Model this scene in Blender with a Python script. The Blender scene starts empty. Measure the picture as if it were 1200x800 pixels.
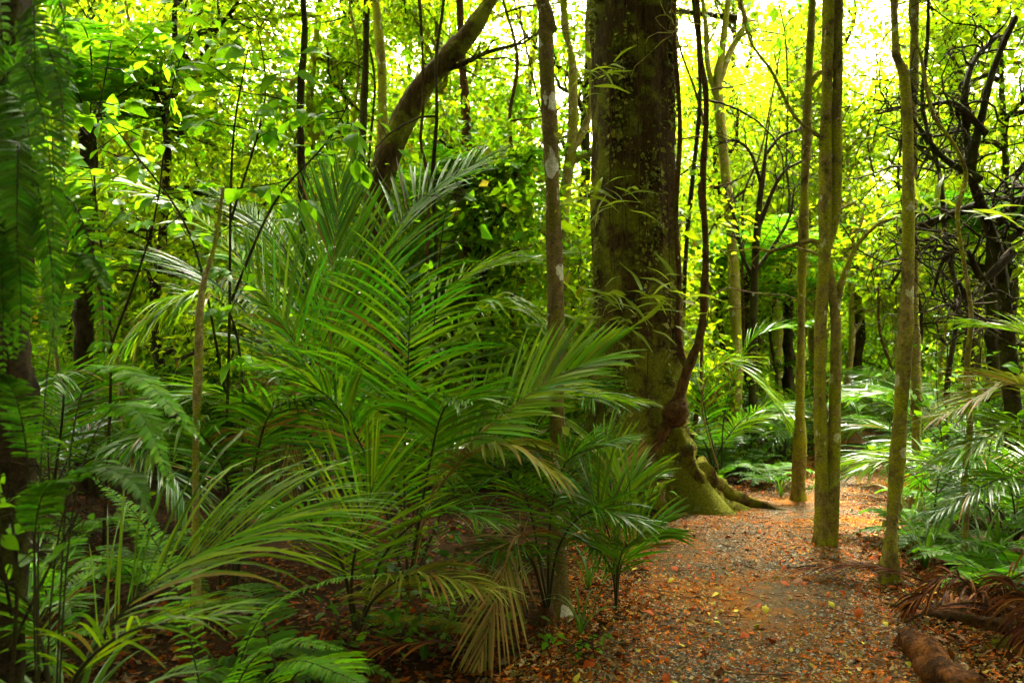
import bpy, math, random, zlib
import numpy as np
from mathutils import Matrix, Vector, Quaternion

# ------------------------------------------------------------------ camera, sky, sun, exposure
scene = bpy.context.scene
COL = scene.collection
CAM_H, FPX, HOR = 1.5, 998.0, 430.0           # eye height, focal length in photo pixels, horizon row
cam_d = bpy.data.cameras.new('camera')
cam = bpy.data.objects.new('camera', cam_d); COL.objects.link(cam)
cam.location = (0, 0, CAM_H); cam.rotation_euler = (math.radians(90), 0, 0)
cam_d.sensor_width = 36.0; cam_d.lens = FPX / 1200 * 36; cam_d.shift_y = (HOR - 400) / 1200
cam_d.clip_start = 0.05; cam_d.clip_end = 2000
cam_d.dof.use_dof = True; cam_d.dof.focus_distance = 6.0; cam_d.dof.aperture_fstop = 3.0
scene.camera = cam

SUN_EL, SUN_AZ = math.radians(58), math.radians(18)   # azimuth from +Y towards +X: high, behind the scene
w = bpy.data.worlds.new('World'); scene.world = w; w.use_nodes = True
nt = w.node_tree; nt.nodes.clear()
sky = nt.nodes.new('ShaderNodeTexSky'); sky.sky_type = 'NISHITA'; sky.sun_disc = False
sky.sun_elevation = SUN_EL; sky.sun_rotation = SUN_AZ; sky.air_density = 1.0; sky.dust_density = 4.0; sky.ozone_density = 1.0
hs = nt.nodes.new('ShaderNodeHueSaturation'); hs.inputs['Saturation'].default_value = 0.06   # thin white overcast
bg = nt.nodes.new('ShaderNodeBackground'); bg.inputs['Strength'].default_value = 0.15
wo = nt.nodes.new('ShaderNodeOutputWorld')
nt.links.new(sky.outputs[0], hs.inputs['Color']); tint = nt.nodes.new('ShaderNodeMix'); tint.data_type = 'RGBA'; tint.blend_type = 'MULTIPLY'; tint.inputs[0].default_value = 1; tint.inputs[7].default_value = (1, .94, .74, 1)   # warm white cloud
nt.links.new(hs.outputs[0], tint.inputs[6]); nt.links.new(tint.outputs[2], bg.inputs[0]); nt.links.new(bg.outputs[0], wo.inputs[0])
sl = bpy.data.lights.new('sun', 'SUN'); sl.energy = 3.0; sl.angle = math.radians(7); sl.color = (1, .94, .78)
so = bpy.data.objects.new('sun', sl); COL.objects.link(so)
sd = Vector((math.sin(SUN_AZ) * math.cos(SUN_EL), math.cos(SUN_AZ) * math.cos(SUN_EL), math.sin(SUN_EL)))
so.rotation_euler = sd.to_track_quat('Z', 'Y').to_euler()
vs = scene.view_settings
scene.display_settings.display_device = 'sRGB'
vs.view_transform = 'Standard'; vs.look = 'None'; vs.gamma = 1.0; vs.use_curve_mapping = False; vs.exposure = 3.95
cy = scene.cycles
cy.max_bounces = 5; cy.diffuse_bounces = 1; cy.glossy_bounces = 1; cy.transmission_bounces = 4; cy.transparent_max_bounces = 4
cy.use_adaptive_sampling = True; cy.adaptive_threshold = .03; cy.use_denoising = True; cy.caustics_reflective = False; cy.caustics_refractive = False
cy.sample_clamp_indirect = 8

# ------------------------------------------------------------------ numeric helpers
RNG = np.random.default_rng(7)
random.seed(7)
def crc(s): return zlib.crc32(s.encode())
UP = np.array([0, 0, 1.0])
def nrm(a):
    a = np.asarray(a, float); return a / np.maximum(np.linalg.norm(a, axis=-1, keepdims=True), 1e-9)
def P(u, v, d):                                # photo pixel + distance -> point
    return np.array([(u - 600) / FPX * d, d, CAM_H - (v - HOR) / FPX * d])
def gd(v): return CAM_H * FPX / (v - HOR)      # distance of a ground row
_k = RNG.normal(size=(14, 2)); _ph = RNG.uniform(0, 6.28, 14)
_k = _k / np.linalg.norm(_k, axis=1, keepdims=True) * np.geomspace(.35, 6, 14)[:, None]
_am = np.geomspace(.07, .006, 14)
PATH = np.array([[2.6, -.2, 2.3], [4.05, .40, 2.15], [5, .72, 2.33], [6, .87, 2.6], [7.3, .98, 3.1], [8.4, 1.3, 3.7], [9.4, 1.9, 4.2], [10.5, 3.1, 4.75],
                 [12, 4.3, 5.4], [14, 5.4, 6.2], [17, 6.6, 7.3], [22, 8.2, 8.9]])   # y, left edge, right edge
def path_edges(y): return np.interp(y, PATH[:, 0], PATH[:, 1]), np.interp(y, PATH[:, 0], PATH[:, 2])
def off_path(x, y):                            # signed metres outside the path
    l, r = path_edges(y); return np.maximum(l - x, x - r)
def gh(x, y):
    x = np.asarray(x, float); y = np.asarray(y, float)
    h = sum(a * np.sin(k[0] * x + k[1] * y + p) for a, k, p in zip(_am, _k, _ph)) * .55
    o = np.clip((off_path(x, y) + .1) / 1.2, 0, 1)
    return h * (.25 + .75 * o) + .05 * o - .02
def G(u, v):                                   # ground point under a photo pixel
    d = gd(v); p = P(u, v, d); p[2] = gh(p[0], p[1]); return p
def spline(pts, n):
    pts = np.asarray(pts, float); m = len(pts)
    q = np.vstack([2 * pts[0] - pts[1], pts, 2 * pts[-1] - pts[-2]])
    t = np.linspace(0, m - 1, n); i = np.minimum(t.astype(int), m - 2); f = (t - i)[:, None]
    a, b, c, d = q[i], q[i + 1], q[i + 2], q[i + 3]
    return .5 * (2 * b + (c - a) * f + (2 * a - 5 * b + 4 * c - d) * f ** 2 + (3 * b - a - 3 * c + d) * f ** 3)
def mesh(name, V, F, mat, smooth=True, mi=None):
    """V (n,3); F list of int arrays (m,3) or (m,4)"""
    me = bpy.data.meshes.new(name)
    V = np.asarray(V, np.float32); F = [np.asarray(f, np.int32) for f in (F if isinstance(F, list) else [F]) if len(f)]
    me.vertices.add(len(V)); me.vertices.foreach_set('co', V.ravel())
    tot = np.concatenate([np.full(len(f), f.shape[1], np.int32) for f in F]); idx = np.concatenate([f.ravel() for f in F])
    me.loops.add(len(idx)); me.loops.foreach_set('vertex_index', idx)
    me.polygons.add(len(tot)); st = np.concatenate([[0], np.cumsum(tot)[:-1]]).astype(np.int32)
    me.polygons.foreach_set('loop_start', st)
    me.polygons.foreach_set('use_smooth', np.full(len(tot), smooth))
    for m in (mat if isinstance(mat, (list, tuple)) else [mat]): me.materials.append(m)
    if mi is not None: me.polygons.foreach_set('material_index', np.asarray(mi, np.int32))
    me.update(calc_edges=True); me.validate(verbose=False)
    return me
def obj(name, me, parent=None, loc=None, rz=0.0, sc=1.0):
    o = bpy.data.objects.new(name, me); COL.objects.link(o)
    if parent is not None: o.parent = parent
    if loc is not None: o.location = loc
    o.rotation_euler[2] = rz; o.scale = (sc,) * 3
    return o
def thing(name, loc, label, cat, group=None, rz=0.0, sc=1.0):
    o = obj(name, None, None, loc, rz, sc); return tag(o, label, cat, group)
def tag(o, label, cat=None, group=None, kind=None):
    o['label'] = label
    if cat: o['category'] = cat
    if group: o['group'] = group
    if kind: o['kind'] = kind
    return o
def join(parts):
    V, F, n = [], {3: [], 4: []}, 0
    for v, f in parts:
        V.append(v)
        for a in (f if isinstance(f, list) else [f]):
            if len(a): F[a.shape[1]].append(a + n)
        n += len(v)
    return np.vstack(V), [np.vstack(F[k]) for k in F if F[k]]
def tube(pts, rad, sides=8, rough=0.0, freq=3.0, seed=0, cap=True):
    pts = np.asarray(pts, float); n = len(pts); rad = np.broadcast_to(np.asarray(rad, float), (n,))
    T = nrm(np.gradient(pts, axis=0))
    a = np.array([1., 0, 0]) if abs(T[0, 0]) < .8 else np.array([0, 1., 0])
    N = np.zeros_like(pts); N[0] = nrm(a - T[0] * (a @ T[0]))
    for i in range(1, n): N[i] = nrm(N[i - 1] - T[i] * (N[i - 1] @ T[i]))
    B = np.cross(T, N)
    th = np.arange(sides) / sides * 2 * math.pi
    R = np.repeat(rad[:, None], sides, 1)
    if rough:
        s = np.concatenate([[0], np.cumsum(np.linalg.norm(np.diff(pts, axis=0), axis=1))])
        r = np.random.default_rng(seed)
        for k in range(9):
            m = r.integers(0, 6); fz = r.normal() * freq; R = R * (1 + rough * r.uniform(.3, 1) * np.sin(m * th[None] + fz * s[:, None] + r.uniform(0, 6.28)) / 2)
        R = R * (1 + r.normal(size=R.shape) * rough * .35)
    V = pts[:, None] + R[..., None] * (np.cos(th)[None, :, None] * N[:, None] + np.sin(th)[None, :, None] * B[:, None])
    i = np.arange(n - 1)[:, None]; j = np.arange(sides)[None]
    q = np.stack([i * sides + j, i * sides + (j + 1) % sides, (i + 1) * sides + (j + 1) % sides, (i + 1) * sides + j], -1).reshape(-1, 4)
    V = V.reshape(-1, 3)
    if cap:
        V = np.vstack([V, pts[-1] + T[-1] * rad[-1] * .5, pts[0] - T[0] * rad[0] * .3])
        k = len(V); jj = np.arange(sides)
        t1 = np.stack([(n - 1) * sides + jj, (n - 1) * sides + (jj + 1) % sides, np.full(sides, k - 2)], -1)
        t0 = np.stack([(jj + 1) % sides, jj, np.full(sides, k - 1)], -1)
        return V, [q, np.vstack([t1, t0])]
    return V, [q]
def scatter(tv, tf, pos, d, n, sc):
    """copies of a template (x along d, z along n) at pos"""
    d = nrm(d); b = nrm(np.cross(n, d)); n = np.cross(d, b)
    sc = np.asarray(sc, float)
    if sc.ndim == 1: sc = np.repeat(sc[:, None], 3, 1)
    L = tv[None] * sc[:, None, :]
    V = pos[:, None] + L[..., :1] * d[:, None] + L[..., 1:2] * b[:, None] + L[..., 2:] * n[:, None]
    F = (tf[None] + (np.arange(len(pos)) * len(tv))[:, None, None]).reshape(-1, tf.shape[1])
    return V.reshape(-1, 3), F
LEAF2 = (np.array([[0, 0, 0], [.45, .3, .07], [1, 0, -.1], [.45, -.3, .07]]), np.array([[0, 3, 2], [0, 2, 1]]))
LEAF4 = (np.array([[0, 0, 0], [.28, .24, .05], [.68, .2, .0], [1, 0, -.14], [.68, -.2, .0], [.28, -.24, .05], [.45, 0, -.02]]),
         np.array([[0, 6, 1], [1, 6, 2], [2, 6, 3], [3, 6, 4], [4, 6, 5], [5, 6, 0]]))
def leaf_grid(wid=.5, seg=7, droop=.2, fold=.12, tip=1.4, wave=.02, petiole=.12):
    s = np.linspace(0, 1, seg + 1); pw = np.clip((s - petiole) / (1 - petiole), 0, 1)
    W = wid * .5 * np.sin(math.pi * pw ** (.75)) ** .8 * (1 - .25 * pw ** tip); W[s < petiole] = .012; W[-1] = .0
    W = np.maximum(W, .008)
    z = -droop * s ** 2
    V = np.stack([np.stack([s, y * W, z + fold * abs(y) * W + wave * np.sin(9 * s + 3 * y) * abs(y)], -1) for y in (-1, 0, 1)], 1)
    i = np.arange(seg)[:, None]; j = np.arange(2)[None]
    F = np.stack([i * 3 + j, (i + 1) * 3 + j, (i + 1) * 3 + j + 1, i * 3 + j + 1], -1).reshape(-1, 4)
    return V.reshape(-1, 3), F
def rand_dirs(n, r, zs=1.0):
    a = r.normal(size=(n, 3)); a[:, 2] *= zs; return nrm(a)

# ------------------------------------------------------------------ materials
def new_mat(name):
    m = bpy.data.materials.new(name); m.use_nodes = True; m.node_tree.nodes.clear(); return m, m.node_tree
def N_(t, kind, **kw):
    n = t.nodes.new(kind)
    for k, v in kw.items():
        if k in n.inputs.keys() if hasattr(n.inputs, 'keys') else False: n.inputs[k].default_value = v
        else: setattr(n, k, v)
    return n
def ramp(t, fac, stops):
    r = t.nodes.new('ShaderNodeValToRGB'); e = r.color_ramp.elements
    while len(e) < len(stops): e.new(.5)
    for x, (p, c) in zip(e, stops): x.position = p; x.color = (*c, 1) if len(c) == 3 else c
    t.links.new(fac, r.inputs[0]); return r.outputs[0]
def mixc(t, f, a, b):
    m = t.nodes.new('ShaderNodeMix'); m.data_type = 'RGBA'
    for s, v in ((0, f), (6, a), (7, b)):
        if hasattr(v, 'links'): t.links.new(v, m.inputs[s])
        else: m.inputs[s].default_value = v if s == 0 else (*v, 1)
    return m.outputs[2]
def noise(t, scale, detail=4, rough=.6, vec=None, stretch=None):
    n = N_(t, 'ShaderNodeTexNoise'); n.inputs['Scale'].default_value = scale; n.inputs['Detail'].default_value = detail; n.inputs['Roughness'].default_value = rough
    c = N_(t, 'ShaderNodeTexCoord'); src = c.outputs['Object']
    if stretch:
        mp = N_(t, 'ShaderNodeMapping'); mp.inputs['Scale'].default_value = stretch; t.links.new(src, mp.inputs[0]); src = mp.outputs[0]
    t.links.new(src, n.inputs['Vector']); return n.outputs['Fac']
def leaf_mat(name, c, tr, trf=.45, rough=.42, dv=.45, dh=.03, old=None, oldp=.0, spec=.45):
    """green leaf: gloss on top, light passing through; tints differ from leaf to leaf; a few leaves yellowed"""
    m, t = new_mat(name)
    g = N_(t, 'ShaderNodeNewGeometry'); oi = N_(t, 'ShaderNodeObjectInfo')
    ri = g.outputs['Random Per Island']
    add = N_(t, 'ShaderNodeMath', operation='ADD'); t.links.new(ri, add.inputs[0]); t.links.new(oi.outputs['Random'], add.inputs[1])
    fr = N_(t, 'ShaderNodeMath', operation='FRACT'); t.links.new(add.outputs[0], fr.inputs[0])
    mul = N_(t, 'ShaderNodeMath', operation='MULTIPLY'); t.links.new(ri, mul.inputs[0]); mul.inputs[1].default_value = 7.31
    fr2 = N_(t, 'ShaderNodeMath', operation='FRACT'); t.links.new(mul.outputs[0], fr2.inputs[0])
    def vary(col):
        h = N_(t, 'ShaderNodeHueSaturation')
        mr = N_(t, 'ShaderNodeMapRange'); mr.inputs[3].default_value = .5 - dh; mr.inputs[4].default_value = .5 + dh; t.links.new(fr2.outputs[0], mr.inputs[0]); t.links.new(mr.outputs[0], h.inputs['Hue'])
        mv = N_(t, 'ShaderNodeMapRange'); mv.inputs[3].default_value = 1 - dv; mv.inputs[4].default_value = 1 + dv; t.links.new(fr.outputs[0], mv.inputs[0]); t.links.new(mv.outputs[0], h.inputs['Value'])
        src = col
        if old:
            cm = N_(t, 'ShaderNodeMath', operation='LESS_THAN'); t.links.new(fr2.outputs[0], cm.inputs[0]); cm.inputs[1].default_value = oldp
            o = mixc(t, cm.outputs[0], col, old); t.links.new(o, h.inputs['Color'])
        else: h.inputs['Color'].default_value = (*src, 1)
        return h.outputs[0]
    b = N_(t, 'ShaderNodeBsdfPrincipled'); b.inputs['Roughness'].default_value = rough; b.inputs['Specular IOR Level'].default_value = spec
    t.links.new(vary(c), b.inputs['Base Color'])
    tl = N_(t, 'ShaderNodeBsdfTranslucent'); t.links.new(vary(tr), tl.inputs['Color'])
    mx = N_(t, 'ShaderNodeMixShader'); mx.inputs[0].default_value = trf
    o = N_(t, 'ShaderNodeOutputMaterial')
    t.links.new(b.outputs[0], mx.inputs[1]); t.links.new(tl.outputs[0], mx.inputs[2]); t.links.new(mx.outputs[0], o.inputs[0])
    return m
def bark_mat(name, c1, c2, moss=(.06, .075, .012), mossy=.5, lichen=0.0, scale=1.0, bump=.5, lichen_c=(.42, .44, .34), stretch=(2.4, 2.4, 1.5), base_moss=0):
    m, t = new_mat(name)
    b = N_(t, 'ShaderNodeBsdfPrincipled'); b.inputs['Roughness'].default_value = .9; b.inputs['Specular IOR Level'].default_value = .08
    n1 = noise(t, 4 * scale, 8, .65, stretch=stretch)
    col = ramp(t, n1, [(.32, c1), (.68, c2)])
    n2 = noise(t, 2.2 * scale, 6, .7)
    if base_moss:                                  # moss grows thicker near the ground
        tc = N_(t, 'ShaderNodeTexCoord'); sx = N_(t, 'ShaderNodeSeparateXYZ'); t.links.new(tc.outputs['Object'], sx.inputs[0]); mr0 = N_(t, 'ShaderNodeMapRange'); mr0.inputs[1].default_value = 0; mr0.inputs[2].default_value = 2.0; mr0.inputs[3].default_value = base_moss; mr0.inputs[4].default_value = 0
        t.links.new(sx.outputs['Z'], mr0.inputs[0]); ad = N_(t, 'ShaderNodeMath', operation='ADD'); t.links.new(n2, ad.inputs[0]); t.links.new(mr0.outputs[0], ad.inputs[1]); n2 = ad.outputs[0]
    mf = ramp(t, n2, [(.62 - mossy * .3, (0, 0, 0)), (.72 - mossy * .3, (1, 1, 1))])
    n4 = noise(t, 38 * scale, 3, .6)
    mc = mixc(t, n4, tuple(x * .55 for x in moss), tuple(min(1, x * 1.5) for x in moss))
    col = mixc(t, mf, col, mc)
    if lichen > 0:
        n3 = noise(t, 5.5 * scale, 3, .5, stretch=(1, 1, .7))
        lf = ramp(t, n3, [(.74 - lichen * .25, (0, 0, 0)), (.77 - lichen * .25, (1, 1, 1))])
        col = mixc(t, lf, col, lichen_c)
    t.links.new(col, b.inputs['Base Color'])
    fine = noise(t, 55, 5, .75, stretch=(1, 1, 1.6)); hv = N_(t, 'ShaderNodeHueSaturation'); mr = N_(t, 'ShaderNodeMapRange'); mr.inputs[1].default_value = .3; mr.inputs[2].default_value = .7; mr.inputs[3].default_value = .35; mr.inputs[4].default_value = 1.5
    t.links.new(fine, mr.inputs[0]); t.links.new(mr.outputs[0], hv.inputs['Value']); t.links.new(col, hv.inputs['Color']); t.links.new(hv.outputs[0], b.inputs['Base Color'])
    nb = noise(t, 22 * scale, 8, .75, stretch=(1.6, 1.6, 1))
    bp = N_(t, 'ShaderNodeBump'); bp.inputs['Strength'].default_value = bump; bp.inputs['Distance'].default_value = .03
    t.links.new(nb, bp.inputs['Height']); t.links.new(bp.outputs[0], b.inputs['Normal'])
    o = N_(t, 'ShaderNodeOutputMaterial'); t.links.new(b.outputs[0], o.inputs[0]); return m
def plain_mat(name, c, rough=.7, var=.35, scale=12, c2=None, island=False, spec=.1):
    m, t = new_mat(name)
    b = N_(t, 'ShaderNodeBsdfPrincipled'); b.inputs['Roughness'].default_value = rough; b.inputs['Specular IOR Level'].default_value = spec
    c2 = c2 or tuple(x * (1 - var) for x in c)
    if island:
        g = N_(t, 'ShaderNodeNewGeometry'); oi = N_(t, 'ShaderNodeObjectInfo'); add = N_(t, 'ShaderNodeMath', operation='ADD')
        t.links.new(g.outputs['Random Per Island'], add.inputs[0]); t.links.new(oi.outputs['Random'], add.inputs[1])
        fr = N_(t, 'ShaderNodeMath', operation='FRACT'); t.links.new(add.outputs[0], fr.inputs[0]); f = fr.outputs[0]
    else: f = noise(t, scale, 6, .6)
    t.links.new(mixc(t, f, c, c2), b.inputs['Base Color'])
    o = N_(t, 'ShaderNodeOutputMaterial'); t.links.new(b.outputs[0], o.inputs[0]); return m
def palette_mat(name, cols, rough=.6, trf=0.0, spec=.35):
    """each separate piece takes one of a few colours"""
    m, t = new_mat(name)
    g = N_(t, 'ShaderNodeNewGeometry'); oi = N_(t, 'ShaderNodeObjectInfo'); add = N_(t, 'ShaderNodeMath', operation='ADD')
    t.links.new(g.outputs['Random Per Island'], add.inputs[0]); t.links.new(oi.outputs['Random'], add.inputs[1])
    fr = N_(t, 'ShaderNodeMath', operation='FRACT'); t.links.new(add.outputs[0], fr.inputs[0])
    r = t.nodes.new('ShaderNodeValToRGB'); r.color_ramp.interpolation = 'CONSTANT'; e = r.color_ramp.elements
    while len(e) < len(cols): e.new(.5)
    for i, c in enumerate(cols): e[i].position = i / len(cols); e[i].color = (*c, 1)
    t.links.new(fr.outputs[0], r.inputs[0])
    b = N_(t, 'ShaderNodeBsdfPrincipled'); b.inputs['Roughness'].default_value = rough; b.inputs['Specular IOR Level'].default_value = spec
    n = noise(t, 60, 3, .6); v = N_(t, 'ShaderNodeHueSaturation'); mr = N_(t, 'ShaderNodeMapRange'); mr.inputs[3].default_value = .6; mr.inputs[4].default_value = 1.4
    t.links.new(n, mr.inputs[0]); t.links.new(mr.outputs[0], v.inputs['Value']); t.links.new(r.outputs[0], v.inputs['Color']); t.links.new(v.outputs[0], b.inputs['Base Color'])
    o = N_(t, 'ShaderNodeOutputMaterial'); t.links.new(b.outputs[0], o.inputs[0]); return m

M = {}
M['palm'] = leaf_mat('palm_leaf', (.038, .098, .003), (.12, .30, .003), .24, .27, .5, .03, (.14, .11, .010), .03, spec=.2)
M['palm_light'] = leaf_mat('palm_leaf_light', (.074, .145, .005), (.19, .35, .004), .30, .27, .5, .03, (.17, .16, .015), .03, spec=.13)
M['palm_yellow'] = leaf_mat('palm_leaf_yellowing', (.15, .16, .012), (.22, .25, .006), .28, .45, .4, .02, (.24, .15, .02), .2, spec=0.11)
M['palm_dead'] = leaf_mat('palm_leaf_dead', (.17, .10, .022), (.14, .09, .02), .15, .6, .45, .02, (.10, .10, .014), .35, spec=0.08)
M['palm_brown'] = leaf_mat('palm_leaf_dry', (.13, .038, .008), (.10, .03, .006), .08, .7, .6, .025, (.05, .018, .006), .4, spec=0.05)
M['fern'] = leaf_mat('fern_leaf', (.035, .085, .002), (.07, .22, .003), .35, .55, .35, .02, spec=0.10)
M['fern_bright'] = leaf_mat('fern_leaf_bright', (.065, .16, .003), (.14, .38, .004), .4, .55, .35, .02, spec=0.10)
M['leaf'] = leaf_mat('small_leaf', (.04, .095, .003), (.22, .42, .003), .55, .45, .45, .03, (.2, .2, .01), .05, spec=0.07)
M['leaf_yellow'] = leaf_mat('small_leaf_yellow', (.06, .115, .003), (.34, .51, .004), .57, .48, .4, .03, (.25, .24, .01), .03, spec=0.08)
M['leaf_dark'] = leaf_mat('small_leaf_dark', (.025, .065, .003), (.10, .24, .003), .42, .45, .4, .03, spec=0.11)
M['leaf_big'] = leaf_mat('broad_leaf', (.04, .14, .003), (.17, .44, .004), .48, .42, .4, .02, (.16, .22, .01), .04, spec=0.08)
M['strap'] = leaf_mat('strap_leaf', (.035, .095, .004), (.10, .25, .005), .28, .38, .35, .02, spec=0.13)
M['lance'] = leaf_mat('lance_leaf', (.12, .19, .012), (.30, .42, .012), .42, .42, .3, .02, spec=.15)
M['midrib'] = plain_mat('midrib', (.03, .028, .005), .6, .6, 9)
M['midrib_tan'] = plain_mat('midrib_tan', (.20, .12, .02), .55, .5, 9)
M['bark_big'] = bark_mat('bark_great_tree', (.014, .008, .003), (.075, .045, .010), (.115, .120, .006), .46, .16, 1.0, 1.0, (.09, .11, .02), (5, 5, 1.5), base_moss=.13)
M['bark_root'] = bark_mat('bark_root', (.022, .012, .004), (.11, .07, .012), (.14, .14, .006), .60, .1, 2.4, 1.0, (.20, .19, .05))
M['bark_moss'] = bark_mat('bark_mossy', (.045, .030, .008), (.31, .24, .055), (.24, .235, .008), .56, .36, 1.6, 1.0, (.46, .44, .20))
M['bark_pale'] = bark_mat('bark_pale', (.11, .08, .022), (.36, .29, .09), (.21, .21, .012), .52, .34, 1.8, .8, (.42, .42, .26))
M['bark_lichen'] = bark_mat('bark_lichen', (.05, .032, .010), (.18, .13, .035), (.10, .085, .006), .5, .62, 1.5, .8, (.46, .44, .30))
M['bark_brown'] = bark_mat('bark_brown', (.022, .010, .003), (.11, .052, .012), (.08, .07, .006), .34, 0.1, 2.0, .9)
M['bark_dark'] = bark_mat('bark_dark', (.010, .006, .003), (.045, .030, .009), (.04, .045, .004), .45, .05, 1.6, .8)
M['soil'] = plain_mat('soil', (.02, .012, .006), .95, .6, 5, (.06, .030, .012))
M['moss'] = plain_mat('moss', (.07, .10, .014), .95, .5, 30)

# ------------------------------------------------------------------ ground and path
def grid_sheet(xs, ys, hfun):
    X, Y = np.meshgrid(xs, ys); V = np.stack([X, Y, hfun(X, Y)], -1).reshape(-1, 3)
    nx, ny = len(xs), len(ys); i = np.arange(ny - 1)[:, None] * nx; j = np.arange(nx - 1)[None]
    return V, np.stack([i + j, i + j + 1, i + nx + j + 1, i + nx + j], -1).reshape(-1, 4)
near_x = np.arange(-16, 18, .16); near_y = np.arange(-6, 34, .16)
xs = np.concatenate([[-600, -200, -80, -40, -24], near_x, [24, 40, 80, 200, 600]])
ys = np.concatenate([[-600, -120, -40, -15], near_y, [38, 48, 80, 200, 900]])
V, F = grid_sheet(xs, ys, gh)
m, t = new_mat('forest_floor')
b = N_(t, 'ShaderNodeBsdfPrincipled'); b.inputs['Roughness'].default_value = .95; b.inputs['Specular IOR Level'].default_value = .03
c = ramp(t, noise(t, 1.3, 8, .7), [(.3, (.008, .005, .002)), (.5, (.018, .009, .003)), (.7, (.04, .020, .006))])  # floor tones lowered, shade under the plants put into the colour
c = mixc(t, ramp(t, noise(t, .7, 5, .7), [(.56, (0, 0, 0)), (.66, (1, 1, 1))]), c, (.022, .028, .004))
t.links.new(c, b.inputs['Base Color'])
bp = N_(t, 'ShaderNodeBump'); bp.inputs['Strength'].default_value = .8; bp.inputs['Distance'].default_value = .04; t.links.new(noise(t, 22, 8, .75), bp.inputs['Height']); t.links.new(bp.outputs[0], b.inputs['Normal'])
o = N_(t, 'ShaderNodeOutputMaterial'); t.links.new(b.outputs[0], o.inputs[0])
ground = obj('forest_floor', mesh('forest_floor', V, F, m)); tag(ground, 'dark leaf strewn forest floor under the palms and trees', 'forest floor', kind='structure')
# path: soil and fine gravel
yy = np.arange(2.6, 22, .1); ss = np.linspace(0, 1, 34)
l, r = path_edges(yy)
jl = .10 * np.sin(yy * 2.3) + .07 * np.sin(yy * 6.1 + 1); jr = .10 * np.sin(yy * 2.9 + 2) + .06 * np.sin(yy * 7.3)
X = (l - .15 + jl)[:, None] * (1 - ss) + (r + .15 + jr)[:, None] * ss; Y = np.repeat(yy[:, None], len(ss), 1)
Z = gh(X, Y) + .008 - .03 * (np.abs(ss * 2 - 1) ** 12)[None]
V = np.stack([X, Y, Z], -1).reshape(-1, 3); n = len(ss); i = np.arange(len(yy) - 1)[:, None] * n; j = np.arange(n - 1)[None]
F = np.stack([i + j, i + j + 1, i + n + j + 1, i + n + j], -1).reshape(-1, 4)
m, t = new_mat('path')
b = N_(t, 'ShaderNodeBsdfPrincipled'); b.inputs['Roughness'].default_value = .95; b.inputs['Specular IOR Level'].default_value = .05
grav = ramp(t, noise(t, 70, 6, .75), [(.35, (.028, .020, .010)), (.65, (.12, .09, .05))])
soilc = ramp(t, noise(t, 24, 8, .75), [(.3, (.06, .022, .003)), (.55, (.20, .07, .007)), (.75, (.32, .13, .015))])
c = mixc(t, ramp(t, noise(t, 1.5, 6, .75), [(.44, (1, 1, 1)), (.58, (0, 0, 0))]), soilc, grav)
t.links.new(c, b.inputs['Base Color'])
bp = N_(t, 'ShaderNodeBump'); bp.inputs['Strength'].default_value = .9; bp.inputs['Distance'].default_value = .02; t.links.new(noise(t, 55, 8, .8), bp.inputs['Height']); t.links.new(bp.outputs[0], b.inputs['Normal'])
o = N_(t, 'ShaderNodeOutputMaterial'); t.links.new(b.outputs[0], o.inputs[0])
path = obj('path', mesh('path', V, F, m)); tag(path, 'gravel and soil footpath covered with rust coloured leaf litter', 'path', kind='structure')

# ------------------------------------------------------------------ litter and gravel on the ground
def litter(n, ylo, yhi, size, r, on_path, edge=1.2):
    y = ylo * (yhi / ylo) ** r.uniform(0, 1, n * 3)
    l, rr = path_edges(y)
    if on_path:
        x = r.uniform(l - .5, rr + .5)
        sf = (x - l) / (rr - l); keep = r.uniform(size=len(x)) < np.clip(.30 + 1.3 * np.abs(sf - .5) ** 1.5 * 2 + .30 * np.sin(2.3 * x + 1.1 * y) + .25 * np.sin(5.1 * x - 3.3 * y + 1), .10, 1)
    else: x = r.uniform(-.66 * y - 1, .66 * y + 1); keep = np.ones(len(x), bool)
    k = np.arange(len(x))[keep]
    if not on_path:
        o = off_path(x[k], y[k]); k = k[(o > -.1)]
    k = k[:n]; x, y = x[k], y[k]; n = len(x)
    z = gh(x, y) + .010 + np.abs(r.normal(0, .006, n))
    pos = np.stack([x, y, z], -1)
    d = nrm(np.stack([r.normal(size=n), r.normal(size=n), r.normal(0, .25, n)], -1))
    nn = nrm(np.stack([r.normal(0, .35, n), r.normal(0, .35, n), np.ones(n)], -1))
    s = np.minimum(size * r.lognormal(0, .6, n), size * 2.3)
    sc = np.stack([s, s * r.uniform(.35, 1.2, n), s * r.uniform(-2, 3, n)], -1)
    return pos, d, nn, sc
r = np.random.default_rng(21)
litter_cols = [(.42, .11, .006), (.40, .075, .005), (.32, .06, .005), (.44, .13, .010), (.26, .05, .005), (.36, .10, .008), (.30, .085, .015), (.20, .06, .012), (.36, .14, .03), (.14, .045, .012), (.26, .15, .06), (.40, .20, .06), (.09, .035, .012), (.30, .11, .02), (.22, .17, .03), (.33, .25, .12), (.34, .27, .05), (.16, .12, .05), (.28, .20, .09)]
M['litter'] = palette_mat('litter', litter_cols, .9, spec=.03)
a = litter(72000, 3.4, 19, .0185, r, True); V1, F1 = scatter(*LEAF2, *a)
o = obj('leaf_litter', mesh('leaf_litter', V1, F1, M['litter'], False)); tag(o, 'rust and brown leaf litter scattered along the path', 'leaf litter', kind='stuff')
M['litter_shaded'] = palette_mat('litter_floor_shaded', spec=.03, cols=[tuple(x * .28 for x in c) for c in litter_cols], rough=.8)  # path litter colours darkened to stand in for shade under the plants
a = litter(60000, 3.0, 22, .034, r, False); V1, F1 = scatter(*LEAF2, *a)
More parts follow.
